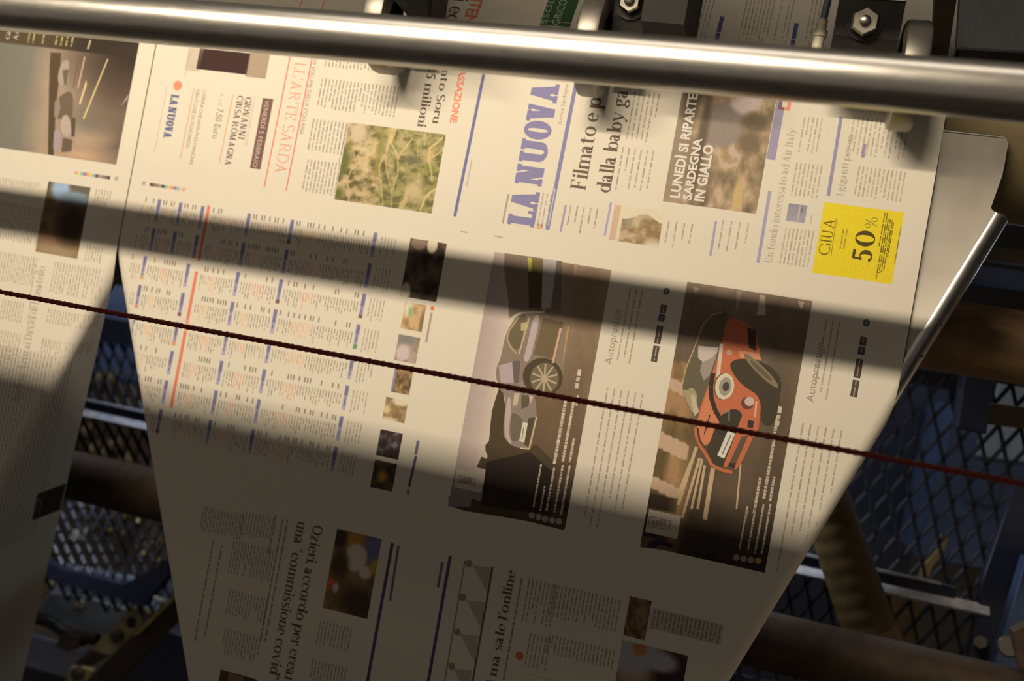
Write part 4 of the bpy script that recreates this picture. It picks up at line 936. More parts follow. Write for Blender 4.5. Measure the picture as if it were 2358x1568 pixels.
small_photo('film_photo', 'orange and brown printed photo below the cord', (716, 725), (855, 750), (890, 560), [(.3, (110, 84, 56)), (.5, (166, 128, 80)), (.7, (210, 160, 96))], 64, lambda g, S, T: blob(g, S, T, .02, .6, .1, .6, (150, 138, 150), .2))
small_photo('film_photo', 'brown and cream printed photo of a dog', (655, 922), (818, 970), (850, 795), [(.3, (140, 108, 66)), (.6, (176, 138, 92))], 65, lambda g, S, T: blob(blob(blob(g, S, T, .7, .05, .4, .24, (228, 202, 158), .25), S, T, .1, .55, .16, .18, (222, 196, 130), .4), S, T, .3, .98, .4, .12, (224, 190, 150), .4))
small_photo('film_photo', 'dark maroon printed photo', (605, 1207), (774, 1232), (806, 1040), [(.3, (58, 42, 36)), (.55, (92, 70, 58)), (.7, (120, 128, 120))], 66)
small_photo('film_photo', 'dark printed photo with an orange centre', (562, 1442), (728, 1477), (765, 1270), [(.3, (62, 52, 34)), (.6, (98, 84, 50))], 67, lambda g, S, T: blob(g, S, T, .45, .55, .2, .18, (214, 140, 60), .6))
I = Ink(); I.disc(*at(*kA(1031, 98)), .0022, ink(238, 118, 66)); I.line([at(*kA(1026, 130)), at(*kA(983, 355))], .0022, ink(178, 154, 122)); I.build('side_note', web, 'small red dot with grey lettering')
I = Ink(); I.line([at(*kA(925, 1092)), at(*kA(905, 1200))], .0030, ink(124, 110, 120)); I.line([at(*kA(907, 1210)), at(*kA(855, 1440))], .0026, ink(96, 86, 98)); I.line([at(*kA(852, 1455)), at(*kA(845, 1500))], .0026, ink(120, 130, 140)); I.build('side_note', web, 'dark blue side lettering')

# --- the two car adverts
def P0(I, pts, c, f, layer=2): I.poly([at(*f(*p)) for p in pts], ink(*c), layer)
def rounded(pts, n=2):
    for _ in range(n):
        q = []
        for a, b in zip(pts, pts[1:]+pts[:1]): q += [(a[0]*.75+b[0]*.25, a[1]*.75+b[1]*.25), (a[0]*.25+b[0]*.75, a[1]*.25+b[1]*.75)]
        pts = q
    return pts
def P(I, pts, c, f, layer=2):
    pts = list(pts); I.poly([at(*f(*p)) for p in (rounded(pts) if len(pts) > 5 else pts)], ink(*c), layer)
ka, kb = K(1010, 560, 4.612), K(1010, 880, 4.355)
I = Ink(); u0, u1, v0, v1 = .0151, .1312, .0156, .2626
S, T = ST(70, 110); n = field(70, 110, 71, 4, 6)
img = ramp(S, [(0, (186, 158, 138)), (.14, (200, 172, 148)), (.3, (226, 200, 160)), (1, (226, 200, 160))])
asp = ramp(n*.35+T*.75, [(.15, (168, 138, 106)), (.45, (132, 104, 74)), (.7, (110, 84, 58)), (.95, (58, 44, 32))])
mk = np.clip((S-.50)*40, 0, 1)[..., None]; img = img*(1-mk)+asp*mk; img = np.where(((S < .28) & (T > .90))[..., None], np.array((150, 128, 110.)), img)
picture(I, (u0, u1, v0, v1), img)
P0(I, [(700, 105), (1110, 160), (1110, 720), (850, 735), (745, 800), (740, 600), (695, 300)], (140, 118, 92), ka)
P(I, [(945, 150), (990, 158), (985, 300), (950, 300)], (206, 184, 84), ka, 3); P(I, [(990, 165), (1112, 180), (1105, 320), (990, 320)], (132, 112, 62), ka, 3); P(I, [(950, 300), (1100, 320), (1095, 690), (960, 690)], (92, 74, 52), ka, 3)
P0(I, [(1112, 165), (1255, 182), (1235, 350), (1190, 690), (1090, 690), (1105, 340)], (186, 166, 148), ka, 3); P(I, [(1255, 182), (1310, 190), (1300, 700), (1190, 720)], (128, 106, 84), ka, 3)
P(I, [(1440, 215), (1475, 220), (1455, 380), (1440, 380)], (196, 142, 106), ka, 3)
# tree mass and dark foreground
P0(I, [(612, 40), (560, 200), (535, 290), (520, 420), (505, 590), (468, 630), (470, 690), (492, 740), (480, 770), (430, 745), (380, 855), (475, 875), (425, 1195), (340, 1170), (95, 1235), (260, 1290), (640, 1350), (900, 1395), (1260, 1485), (1290, 1310), (1200, 1250), (1160, 800), (980, 620), (900, 660), (680, 300), (640, 60)], (84, 66, 42), kb)
P(I, [(100, 1135), (330, 1170), (320, 1250), (95, 1245)], (150, 126, 112), kb, 3)
P(I, [(480, 800), (920, 700), (1140, 900), (1120, 1330), (430, 1240)], (54, 40, 30), kb, 3)
# car body, window line, wheel
P(I, [(850, 735), (745, 900), (700, 1010), (660, 1220), (608, 1330), (612, 1440), (640, 1520), (680, 1600), (1120, 1640), (1290, 1560), (1340, 1300), (1390, 1000), (1330, 800), (1100, 735)], (146, 122, 96), ka, 4)
P(I, [(605, 20), (680, 180), (650, 420), (650, 540), (690, 595), (745, 640), (810, 660), (905, 685), (940, 560), (995, 345), (950, 60), (900, -20)], (150, 128, 108), kb, 4)
P(I, [(850, 760), (950, 750), (900, 930), (850, 1170), (745, 1050), (735, 960)], (116, 98, 66), ka, 5); P(I, [(875, 850), (960, 830), (915, 930), (875, 930)], (190, 168, 112), ka, 6)
I.line([at(*ka(*p)) for p in ((850, 790), (745, 940), (730, 1020), (760, 1100), (830, 1175))], .0009, ink(210, 172, 128), 6); I.line([at(*ka(*p)) for p in ((965, 790), (855, 1175))], .0013, ink(206, 176, 132), 6)
P(I, [(1010, 760), (1085, 760), (1000, 1130), (960, 1260), (895, 1255), (930, 1130)], (192, 168, 152), ka, 5); P(I, [(1110, 790), (1330, 840), (1240, 1240), (1010, 1180)], (118, 96, 64), ka, 5)
P(I, [(1285, 900), (1310, 905), (1225, 1275), (1200, 1270)], (214, 164, 124), ka, 6); P(I, [(1370, 880), (1390, 885), (1330, 1230), (1320, 1220)], (196, 148, 84), ka, 6)
P(I, [(640, 1300), (780, 1260), (800, 1480), (660, 1490)], (186, 162, 148), ka, 5); P(I, [(790, 1250), (870, 1250), (850, 1480), (800, 1490)], (112, 96, 80), ka, 5)
c = at(*ka(1105, 1420)); I.disc(c[0], c[1], .0195, ink(84, 68, 46), 5, .0180); I.disc(c[0]+.002, c[1]+.001, .0140, ink(124, 104, 72), 6, .0150)
for k in range(10):
    a = 2*pi*k/10+.2; I.line([(c[0]+.002, c[1]+.001), (c[0]+.002+.0128*cos(a), c[1]+.001+.0140*sin(a))], .0016, ink(196, 170, 128), 7)
I.disc(c[0]+.002, c[1]+.001, .002, ink(190, 160, 118), 8)
# nose: grille, headlamp, number plate
P(I, [(725, 330), (750, 300), (800, 330), (860, 390), (830, 560), (740, 610), (715, 520)], (120, 102, 76), kb, 6); P(I, [(680, 180), (720, 130), (730, 300), (700, 500), (740, 640), (690, 590), (655, 500)], (196, 168, 144), kb, 5)
P(I, [(760, 110), (815, 110), (790, 230), (745, 240)], (206, 178, 140), kb, 6); P(I, [(830, 130), (920, 130), (900, 240), (830, 270)], (104, 88, 62), kb, 6); P(I, [(905, 130), (950, 140), (920, 220)], (222, 176, 152), kb, 7)
P(I, [(845, 400), (895, 412), (860, 605), (808, 590)], (226, 206, 164), kb, 7); I.line([at(*kb(*p)) for p in ((855, 450), (835, 570))], .0010, ink(140, 130, 130), 8)
P(I, [(900, 360), (970, 350), (900, 650), (850, 620)], (92, 76, 52), kb, 6); I.line([at(*kb(*p)) for p in ((985, 345), (910, 670), (820, 660))], .0013, ink(218, 186, 130), 7)
# white lettering running up the picture and its dotted end
for x0, y0, x1, y1, w in ((1160, 820, 1290, 190, .0052), (1245, 800, 1345, 195, .0044), (1400, 130, 1375, 240, .004), (1315, 800, 1350, 560, .004), (950, 1260, 1030, 820, .003), (1020, 1290, 1060, 1040, .003), (1080, 1300, 1160, 860, .0036), (1160, 1310, 1245, 830, .0036), (1225, 1340, 1310, 830, .0036)):
    a, b = at(*kb(x0, y0)), at(*kb(x1, y1)); I.column(a[0]-w/2, a[0]+w/2, min(a[1], b[1]), max(a[1], b[1]), c=(212, 188, 152), pitch=w, th=w*.56, seed=x0, layer=6, dash=(.0012, .004), gap=(.0002, .0007))
a, b = at(*ka(1505, 1340)), at(*ka(1480, 1568)); I.column(a[0]-.003, a[0]+.002, a[1], b[1], c=(220, 196, 160), pitch=.005, th=.0034, seed=3, layer=6)
for x, y in ((935, 1335), (1003, 1352), (1068, 1370), (1140, 1385), (1208, 1395)): I.disc(*at(*kb(x, y)), .0030, ink(178, 164, 140), 6)
I.rect(*box_uv(kb(185, 870), kb(430, 1110)), ink(214, 190, 154), 4); I.rect(*box_uv(kb(200, 930), kb(362, 1040)), ink(150, 128, 104), 5); I.rect(*box_uv(kb(208, 938), kb(354, 1032)), ink(206, 182, 148), 6)
for x in (230, 262, 295, 325): I.rect(*box_uv(kb(x-8, 955), kb(x+10, 1015)), ink(160, 136, 112), 7)
I.build('car_advert', web, 'printed advert photo of a dark silver car by a house')

kc, kd = K(1460, 640, 4.612), K(1460, 960, 4.237)
I = Ink(); u0, u1 = .2031, .3158
S, T = ST(80, 130); n = field(80, 130, 81, 4, 7)
img = ramp(T, [(0, (150, 124, 96)), (.25, (110, 90, 66)), (.5, (112, 90, 64)), (.78, (94, 74, 54)), (1, (52, 40, 30))])*(.86+.28*n[..., None])
lf = ramp(n, [(.3, (104, 82, 48)), (.5, (140, 108, 66)), (.65, (176, 130, 84))]); mk = np.clip((.30-S)*14, 0, 1)[..., None]*((T > .3) & (T < .88))[..., None]; img = img*(1-mk)+lf*mk
for t0, dt in ((.385, .022), (.60, .030), (.76, .022)): img = np.where(((np.abs(T-t0-S*.12) < dt) & (S < .25))[..., None], np.array((204, 164, 124.)), img)
img = np.where(((S < .24) & (T > .80) & (T < .86))[..., None], np.array((66, 48, 32.)), img)
mk = np.clip(1-np.abs(S-.34+.10*T)/.1, 0, 1)[..., None]*np.clip((T-.55)*5, 0, 1)[..., None]; img = img*(1-mk*.55)+np.array((196, 146, 90))*mk*.55
picture(I, (u0, u1, .0156, .2626), img)
P(I, [(1090, 130), (1150, 140), (1110, 300), (1080, 360)], (176, 150, 122), kc); P(I, [(1340, 180), (1390, 185), (1400, 390), (1300, 400)], (214, 180, 140), kc); P(I, [(1740, 245), (1810, 255), (1775, 340)], (214, 180, 146), kc); P(I, [(620, 90), (700, 110), (650, 170)], (186, 158, 124), kc)
# glasshouse
P(I, [(900, 345), (1010, 350), (960, 560), (930, 700), (800, 1100), (680, 1430), (640, 1500), (560, 1330), (505, 1170), (540, 990), (640, 720), (740, 480), (840, 380)], (112, 96, 70), kc, 3)
P(I, [(680, 720), (900, 740), (880, 800), (760, 920), (680, 850)], (206, 180, 156), kc, 4); P(I, [(720, 900), (880, 820), (800, 1040), (740, 1090), (700, 990)], (168, 146, 122), kc, 4); P(I, [(620, 1150), (680, 1250), (640, 1480), (560, 1320), (510, 1170), (560, 1200)], (176, 152, 108), kc, 4); P(I, [(600, 1250), (640, 1230), (690, 1420), (640, 1470)], (206, 180, 140), kc, 5)
I.line([at(*kc(*p)) for p in ((940, 360), (830, 390), (730, 500), (640, 740), (545, 980), (510, 1150))], .0010, ink(206, 160, 120), 5)
# body
RED, RED2 = (206, 110, 70), (220, 130, 86)
P(I, [(985, 395), (1180, 470), (1290, 560), (1330, 720), (1350, 880), (1120, 850), (1010, 900), (1040, 1000), (1160, 1130), (1340, 1210), (1350, 1300), (1330, 1568), (1310, 1650), (880, 1750), (690, 1520), (680, 1440), (800, 1100), (930, 720)], RED, kc, 4)
P(I, [(690, 1470), (800, 1120), (840, 1050), (820, 1200), (850, 1350), (960, 1568), (690, 1568)], RED2, kc, 5); P(I, [(610, -20), (800, 10), (820, 60), (720, 300), (640, 240), (620, 120)], RED2, kd, 5)
I.line([at(*kc(*p)) for p in ((930, 700), (890, 1050))], .0032, ink(224, 190, 156), 6); I.line([at(*kc(*p)) for p in ((840, 1010), (815, 1150), (820, 1270), (860, 1400), (940, 1540))], .0042, ink(66, 52, 40), 6)
P(I, [(1200, 520), (1290, 560), (1300, 780), (1220, 740)], (84, 58, 44), kc, 5); P(I, [(1110, 770), (1330, 800), (1350, 870), (1130, 850)], (232, 150, 104), kc, 5)
# wheel and dark arch
P(I, [(1010, 900), (1120, 850), (1330, 880), (1490, 960), (1560, 1080), (1565, 1180), (1500, 1568), (1340, 1568), (1350, 1260), (1160, 1150), (1050, 1020)], (76, 64, 46), kc, 6)
c = at(*kc(1350, 985)); 
I.poly([(c[0]+.0190*cos(a)*.86+.006*sin(a), c[1]+.0085*sin(a)+.0095*cos(a)) for a in [2*pi*k/28 for k in range(28)]], ink(142, 120, 84), 7)
I.poly([(c[0]+.0120*cos(a)*.86+.004*sin(a), c[1]+.005*sin(a)+.006*cos(a)) for a in [2*pi*k/28 for k in range(28)]], ink(112, 94, 66), 8)
# lamps
c = at(*kc(955, 1150)); 
for k_, (r, rv, cc) in enumerate(((.0090, .0125, (120, 92, 70)), (.0084, .0120, (226, 204, 160)), (.0056, .0085, (170, 150, 122)), (.0030, .0042, (84, 70, 60)))): I.disc(c[0]+.0006*k_, c[1], r, ink(*cc), 7+k_, rv)
c = at(*kc(1205, 1320)); I.disc(c[0], c[1]+.0008, .0056, ink(120, 72, 52), 7); I.disc(c[0]+.0015, c[1]-.001, .0042, ink(212, 178, 156), 8); I.disc(*at(*kc(1012, 790)), .0026, ink(206, 160, 136), 7); I.line([at(*kc(*p)) for p in ((1300, 1310), (1285, 1480))], .0016, ink(232, 180, 130), 7)
# grille, plate, bumper
P(I, [(930, 1440), (1000, 1400), (1100, 1390), (1160, 1460), (1120, 1620), (860, 1700)], (70, 60, 44), kc, 7); I.line([at(*kc(*p)) for p in ((950, 1440), (1010, 1400), (1010, 1520))], .0010, ink(168, 150, 120), 8)
P(I, [(800, 60), (1050, 110), (900, 420), (860, 500), (770, 480), (690, 310), (740, 260)], (76, 64, 46), kd, 6); P(I, [(915, 135), (990, 160), (880, 408), (812, 375)], (230, 212, 178), kd, 8); I.line([at(*kd(*p)) for p in ((945, 175), (860, 365))], .0011, ink(130, 120, 120), 9)
P(I, [(1060, -40), (1100, -30), (1100, 90), (1000, 300), (910, 500), (860, 490), (960, 260)], RED, kd, 7); P(I, [(1160, -40), (1215, 20), (1200, 110), (1110, 320), (1020, 500), (960, 530), (1090, 240), (1150, 100)], RED, kd, 7); P(I, [(1110, 30), (1170, 40), (1160, 110), (1105, 100)], (66, 54, 44), kd, 8); P(I, [(930, 450), (990, 450), (985, 500), (930, 490)], (66, 54, 44), kd, 8)
I.line([at(*kd(*p)) for p in ((600, 100), (610, 200), (640, 270), (700, 360), (760, 470), (860, 520), (960, 540))], .0030, ink(204, 110, 68), 7); I.line([at(*kd(*p)) for p in ((620, 110), (640, 230), (690, 300))], .0018, ink(84, 62, 48), 8); I.line([at(*kd(*p)) for p in ((740, -20), (685, 170))], .0010, ink(84, 50, 36), 8)
# light streaks of the road and white lettering
for x0, y0, x1, y1, w in ((610, 290, 430, 860, .0030), (640, 400, 470, 980, .0024), (665, 410, 560, 900, .0022), (690, 470, 620, 900, .0024), (770, 500, 690, 1000, .0040), (560, 420, 420, 780, .0022), (1040, 460, 1000, 900, .0016)):
    I.strip(at(*kd(x0, y0)), at(*kd(x1, y1)), w, ink(206, 168, 120), 3)
for x0, y0, x1, y1, w in ((1370, 170, 1410, -10, .005), (1265, 800, 1385, 200, .0046), (1170, 940, 1225, 590, .0044), (1325, 830, 1365, 580, .0040), (1085, 1000, 1100, 870, .0034), (1030, 1290, 1100, 900, .0026), (1110, 1310, 1180, 900, .0030), (1180, 1330, 1250, 850, .0032), (1245, 1340, 1330, 850, .0032)):
    a, b = at(*kd(x0, y0)), at(*kd(x1, y1)); I.column(a[0]-w/2, a[0]+w/2, min(a[1], b[1]), max(a[1], b[1]), c=(200, 176, 140), pitch=w, th=w*.56, seed=x0, layer=6, dash=(.0012, .004), gap=(.0002, .0007))
a, b = at(*kc(1560, 1365)), at(*kc(1525, 1568)); I.column(a[0]-.003, a[0]+.002, a[1], b[1], c=(214, 190, 152), pitch=.005, th=.0034, seed=3, layer=7)
for k_, (x, y) in enumerate(((1000, 1370), (1070, 1385), (1140, 1395), (1212, 1402))): I.disc(*at(*kd(x, y)), .0029, ink(*((196, 150, 70) if k_ == 3 else (160, 140, 116))), 6)
I.rect(*box_uv(kd(148, 900), kd(420, 1190)), ink(214, 190, 154), 4); I.rect(*box_uv(kd(150, 965), kd(345, 1110)), ink(150, 128, 104), 5); I.rect(*box_uv(kd(158, 975), kd(336, 1100)), ink(206, 182, 148), 6)
for x in (185, 222, 258, 295): I.rect(*box_uv(kd(x-8, 1000), kd(x+10, 1060)), ink(160, 136, 112), 7)
P(I, [(75, 1160), (400, 1225), (390, 1310), (60, 1270)], (110, 78, 54), kd, 5); P(I, [(150, 1210), (270, 1190), (390, 1250), (380, 1300), (250, 1230), (210, 1285), (130, 1270)], (44, 36, 36), kd, 6)
I.build('car_advert', web, 'printed advert photo of an orange-red small car on a street')
I = Ink()
text(I, 'Autoprestige', (1408, 840), (1430, 712), (1391, 838), (170, 148, 118), 'sans'); text(I, 'Autoprestige', (1873, 927), (1898, 790), (1855, 924), (170, 148, 118), 'sans')
for uo, vo, s in ((0, 0, 1), (.1785, 0, 2)):
    ub = at(1405, 760)[0]+uo
    I.column(ub+.009, ub+.026, .030, .110, seed=60+s, c=(182, 160, 128), pitch=.0055, th=.0014, ragged=.3)
    I.column(ub+.004, ub+.044, .125, .262, seed=70+s, c=(186, 162, 130), pitch=.0065, th=.0014, ragged=.35, short=.3)
    for ux, va, vb, cc in ((.0455, .024, .031, (104, 96, 104)), (.0455, .040, .048, (120, 80, 64)), (.0455, .049, .056, (84, 76, 90)), (.0455, .060, .077, (84, 70, 54)), (.0455, .079, .094, (88, 74, 58))):
        I.disc(ub+ux, (va+vb)/2, .0030, ink(*cc), 2, .0034) if va < .03 else I.rect(ub+ux-.0029, ub+ux+.0029, va, vb, ink(*cc), 2); I.column(ub+ux-.001, ub+ux+.001, va+.001, vb-.001, c=(168, 146, 112), pitch=.002, th=.0012, seed=s, layer=3)
I.build('advert_text', web, 'grey advert lettering')

# --- lower pages, in shade
k3 = K(440, 1140, 3.665); kf = K(860, 1220, 4.505); kg = K(1200, 1168, 3.92)
I = Ink(); text(I, 'Ozieri, accordo per creare', k3(1030, 245), k3(800, 1640), k3(1120, 258), (104, 88, 76), SERIF); I.build('headline', web, 'dark serif headline reading Ozieri, accordo per crear')
I = Ink(); text(I, 'una “commissione covid”', k3(900, 215), k3(690, 1560), k3(988, 225), (104, 88, 76), SERIF); I.build('headline', web, 'dark serif headline reading una commissione covid')
I = Ink(); text(I, "ni ma sale l'online", kf(1245, 1700), kf(1445, 420), kf(1150, 1680), (104, 88, 76), SERIF); I.build('headline', web, 'dark serif headline ending sale l online')
I = Ink(); S, T = ST(50, 70); n = field(50, 70, 91, 4, 4); img = ramp(n, [(.3, (112, 84, 54)), (.6, (156, 116, 66))])
img = blob(img, S, T, .45, .1, .25, .12, (190, 134, 60), .4); img = blob(img, S, T, .9, .15, .25, .18, (112, 108, 132), .4); img = blob(img, S, T, .52, .30, .24, .17, (222, 196, 164), .15); img = blob(img, S, T, .78, .45, .14, .08, (222, 196, 164), .2)
img = blob(img, S, T, .95, .36, .10, .10, (196, 150, 50), .3); img = blob(img, S, T, .12, .1, .14, .14, (72, 54, 40), .4); img = blob(img, S, T, .75, .85, .35, .2, (74, 54, 40), .4); img = blob(img, S, T, .08, .68, .07, .06, (222, 100, 56), .3); img = blob(img, S, T, .2, .72, .06, .06, (220, 180, 160), .3); img = blob(img, S, T, .2, .42, .18, .16, (84, 66, 42), .4)
picture(I, (at(*k3(1170, 620))[0], at(*k3(1550, 700))[0], at(*k3(1415, 325))[1], at(*k3(1305, 1000))[1]), img); I.build('meeting_photo', web, 'printed photo of a paper held by hands in brown tones')
I = Ink(); I.line([at(*k3(1700, 400)), at(*k3(1480, 1620))], .0033, ink(84, 78, 92)); I.line([at(*k3(1750, 430)), at(*k3(1680, 890))], .0026, ink(112, 102, 112))
I.line([at(*kf(797, 270)), at(*kf(560, 1620))], .0031, ink(84, 78, 92)); I.line([at(*kf(717, 335)), at(*kf(668, 595))], .0026, ink(104, 104, 124))
I.line([at(*kf(950, 320)), at(*kf(730, 1620))], .0013, ink(146, 128, 104)); I.line([at(*kf(1237, 380)), at(*kf(1020, 1620))], .0018, ink(96, 80, 66))
for x, y in ((990, 350), (925, 700), (870, 1060), (812, 1415)): I.disc(*at(*kf(x, y)), .0035, ink(150, 142, 88))
for y in (330, 690, 1040, 1400): P(I, [(1030-(y-330)*.19, y+40), (1225-(y-330)*.19, y+60), (1185-(y-330)*.19, y+330)], (186, 166, 136), kf, 1)
I.disc(*at(*kf(1515, 1308)), .0040, ink(226, 110, 64)); I.build('page_rules', web, 'dark blue page rules and green dots of the lower pages')
G2 = (176, 154, 124)
for i, (p, q) in enumerate((((350, 380), (660, 740)), ((320, 790), (620, 1090)), ((280, 1120), (560, 1420)), ((430, 130), (670, 390)), ((100, 90), (420, 380)), ((1080, 1050), (1330, 1330)), ((1020, 1380), (1290, 1640)))): colpx(I, k3(*p), k3(*q), seed=400+i, c=G2, pitch=.0036, th=.0014)
for i, (p, q) in enumerate((((715, 170), (700, 500)), ((775, 200), (620, 1250)), ((815, 210), (660, 1250)), ((260, 420), (150, 1200)), ((190, 380), (100, 1250)))):
    a, b = at(*k3(*p)), at(*k3(*q)); col1(a[0]-.0014, a[0]+.0014, a[1], b[1], c=(164, 142, 114), pitch=.003, th=.0018, seed=430+i)
for i, (p, q) in enumerate((((60, 640), (270, 1090)), ((290, 690), (860, 1130)), ((70, 1130), (230, 1480)), ((240, 1140), (830, 1470)), ((60, 1500), (780, 1700)))): colpx(I, kg(*p), kg(*q), seed=450+i, c=G2, pitch=.0036, th=.0014)
J = Ink(); J.rect(*box_uv(kg(1180, 905), kg(1800, 1245)), ink(204, 180, 146)); J.build('tinted_panel', web); colpx(I, kg(1195, 920), kg(1790, 1240), seed=470, c=(156, 134, 108), pitch=.0036, th=.0017, layer=2)
a = at(*kf(1540, 500)); col1(a[0]-.002, a[0]+.002, a[1], at(*kf(1370, 1568))[1], c=(164, 142, 114), pitch=.004, th=.0018, seed=481)
I = Ink(); S, T = ST(24, 36); img = ramp(field(24, 36, 95, 4, 4)*.5+.5*field(24, 36, 96, 2, 6), [(.3, (84, 60, 40)), (.5, (124, 92, 58)), (.65, (150, 116, 70))]); picture(I, (at(*kg(950, 990))[0], at(*kg(1150, 1010))[0], at(*kg(1075, 822))[1], at(*kg(1030, 1180))[1]), img); I.build('small_photo', web, 'small dark brown printed photo')
I = Ink(); S, T = ST(46, 40); n = field(46, 40, 97, 3, 4); img = ramp(n, [(.3, (140, 96, 56)), (.6, (170, 118, 70))]); img = blob(img, S, T, .2, .05, .4, .4, (176, 164, 150), .3); img = blob(img, S, T, .85, .3, .3, .35, (60, 44, 32), .3); img = blob(img, S, T, .62, .15, .25, .12, (180, 168, 160), .3); img = blob(img, S, T, .28, .06, .1, .08, (190, 120, 60), .3)
picture(I, (at(*kg(870, 1450))[0], at(*kg(1480, 1500))[0], at(*kg(1200, 1265))[1], at(*kg(1200, 1265))[1]+.075), img); I.build('hand_photo', web, 'printed photo in brown and grey at the bottom of the sheet')
I = Ink(); I.rect(*box_uv(k3(250, 1470), k3(540, 1680)), ink(88, 70, 48)); I.rect(*box_uv(k3(320, 1500), k3(420, 1680)), ink(150, 110, 66), 2); I.build('corner_photo', web, 'dark printed photo at the bottom left of the sheet')

# ------------------------------------------------------------------ left-hand web
UL = -0.8005
web2 = thing('newspaper_web', (UL, 0.1, 0), 'left-hand paper web with a printed photo of a wet road at dusk', 'newspaper', 'paper webs')
paper_sheet(UL, web2)
kn = K(0, 60, 4.126)
I = Ink(UL); S, T = ST(120, 110); n = field(120, 110, 101, 4, 4)
us, ue = -0.640, -0.4211; vs, ve = -0.183, -0.0152
def su(x, y): return (at(*kn(x, y))[0]-us)/(ue-us)
def tv(x, y): return (at(*kn(x, y))[1]-vs)/(ve-vs)
img = ramp(S*.9+n*.1, [(.2, (122, 112, 92)), (.42, (132, 120, 98)), (.55, (176, 146, 114)), (.8, (150, 122, 96)), (1, (104, 86, 68))])
img = blob(img, S, T, su(860, 1040), tv(860, 1040), .10, .06, (214, 172, 128), .7); img = blob(img, S, T, su(780, 1230), tv(780, 1230), .16, .06, (200, 156, 116), .8); img = blob(img, S, T, su(860, 880), tv(860, 880), .12, .10, (136, 120, 96), .7); img = blob(img, S, T, su(1150, 500), tv(1150, 500), .14, .3, (116, 92, 70), .9)
hd = ramp(S, [(0, (92, 74, 50)), (.55, (84, 68, 46)), (.8, (46, 36, 26)), (1, (36, 28, 20))]); img = np.where((T < tv(700, 235))[..., None], hd, img); img = blob(img, S, T, .97, .28, .28, .22, (62, 48, 36), .8)
picture(I, (us, ue, vs, ve), img)
tr = [(480, 250), (580, 255), (575, 420), (545, 650), (525, 900), (510, 1230), (455, 1220), (460, 900), (465, 600), (470, 420)]; P0(I, tr, (92, 72, 48), kn)
for pts, c in ((((590, 330), (660, 320), (655, 420), (640, 560), (560, 560), (545, 480)), (176, 150, 124)), (((595, 420), (655, 410), (630, 560), (610, 560)), (112, 96, 74)), (((560, 660), (700, 600), (690, 860), (680, 1000), (610, 860), (540, 900), (515, 790)), (116, 94, 70)), (((520, 720), (560, 670), (575, 780), (540, 900), (515, 850)), (150, 132, 108)),
    (((590, 850), (650, 840), (680, 950), (660, 1050), (600, 1040), (570, 980)), (186, 160, 134)), (((600, 1060), (690, 1080), (680, 1190), (580, 1200)), (110, 90, 66)), (((515, 1000), (560, 980), (590, 1050), (555, 1210), (505, 1160)), (172, 146, 138)), (((520, 1020), (555, 1000), (560, 1080), (530, 1120)), (120, 120, 124)), (((680, 860), (720, 880), (710, 1050), (680, 1050)), (96, 78, 58))): P(I, pts, c, kn, 3)
P(I, [(1020, 310), (1030, 315), (800, 890), (785, 880)], (214, 184, 120), kn, 3); P(I, [(820, 510), (825, 560), (765, 745), (750, 740)], (226, 190, 128), kn, 3); P(I, [(800, 290), (812, 295), (745, 600), (735, 590)], (206, 166, 124), kn, 3); P(I, [(1225, 640), (1215, 690), (1145, 765)], (168, 146, 126), kn, 3); P(I, [(745, 280), (752, 280), (700, 590), (692, 585)], (110, 86, 62), kn, 3)
text(I, 'Gian', kn(90, 130), kn(112, -30), kn(52, 128), (206, 182, 146), SERIF, 3); text(I, 'And', kn(165, 135), kn(185, -20), kn(125, 132), (206, 182, 146), SERIF, 3)
I.column(at(*kn(255, 90))[0], at(*kn(440, 100))[0], at(*kn(350, -40))[1], at(*kn(350, 165))[1], c=(176, 148, 96), pitch=.0065, th=.0022, seed=5, layer=3); I.column(at(*kn(520, 90))[0], at(*kn(720, 100))[0], at(*kn(620, -20))[1], at(*kn(620, 190))[1], c=(178, 152, 96), pitch=.0075, th=.0022, seed=6, layer=3)
I.line([at(*kn(860, 135)), at(*kn(835, 220))], .0024, ink(190, 160, 110), 3)
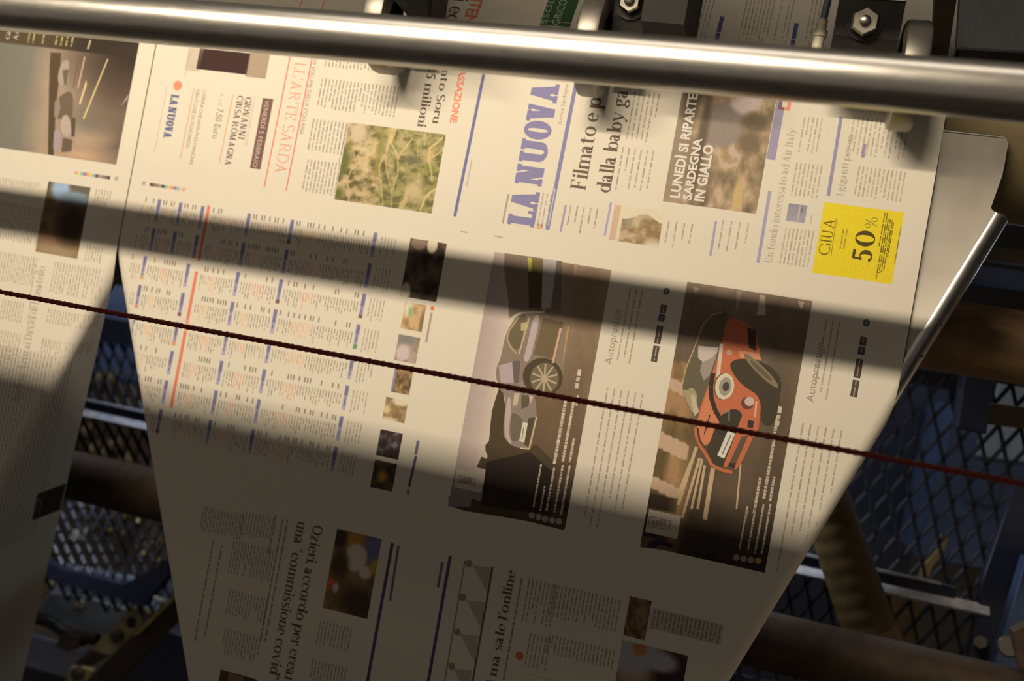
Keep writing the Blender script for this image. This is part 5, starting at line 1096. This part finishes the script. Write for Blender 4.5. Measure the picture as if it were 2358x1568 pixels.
I.build('road_photo', web2, 'printed photo of cars on a wet road at dusk')
I = Ink(UL); S, T = ST(40, 60); n = field(40, 60, 103, 4, 4); img = ramp(n, [(.3, (92, 70, 42)), (.6, (128, 100, 62))])
img = blob(img, S, T, .32, .08, .22, .17, (164, 178, 186), .3); img = blob(img, S, T, .72, .18, .35, .10, (142, 152, 152), .35); img = blob(img, S, T, .85, .03, .3, .06, (112, 96, 78), .3); img = blob(img, S, T, .3, .8, .4, .08, (160, 116, 84), .5); img = blob(img, S, T, .5, .95, .6, .10, (164, 132, 92), .5); img = blob(img, S, T, .7, .55, .3, .25, (60, 48, 34), .5)
picture(I, (at(98, 490)[0], at(194, 510)[0], at(157, 424)[1], at(132, 588)[1]), img); I.build('figure_photo', web2, 'printed photo of a figure in pale blue over brown')
I = Ink(UL); colour_bar(I, (172, 397), (254, 408), CB[::-1]); I.disc(*at(268, 411), .0024, ink(190, 164, 130)); I.build('colour_bar', web2, 'row of tiny printing-ink test patches')
I = Ink(UL); kl = K(0, 400, 3.92)
text(I, 'Andrea Arru ai David di Donatello', (45, 928), (98, 612), (27, 925), (190, 166, 132), SERIF); I.build('headline', web2, 'pale serif headline reading upwards')
I = Ink(UL); I.line([at(62, 770), at(80, 590)], .0006, ink(190, 158, 120)); I.build('printed_rule', web2); I = Ink(UL)
for i, (p, q) in enumerate((((860, 135), (985, 310)), ((780, 640), (910, 810)), ((490, 790), (890, 1150)), ((430, 1215), (860, 1430)), ((0, 30), (360, 140)), ((0, 250), (330, 650)), ((0, 700), (300, 1020)), ((20, 1130), (190, 1350)), ((380, 1480), (800, 1700)), ((-40, 1400), (150, 1700)))): colpx(I, kl(*p), kl(*q), seed=500+i, c=(188, 164, 130), pitch=.0037, th=.0013)
col1(-.66, -.60, .18, .45, where=web2, seed=520, c=(176, 152, 122)); col1(-.58, -.43, .20, .45, where=web2, seed=521, c=(180, 156, 124), pitch=.0045); I.rect(-.440, -.402, .385, .425, ink(74, 58, 44), 1)
I.build('folded_photo', web2)
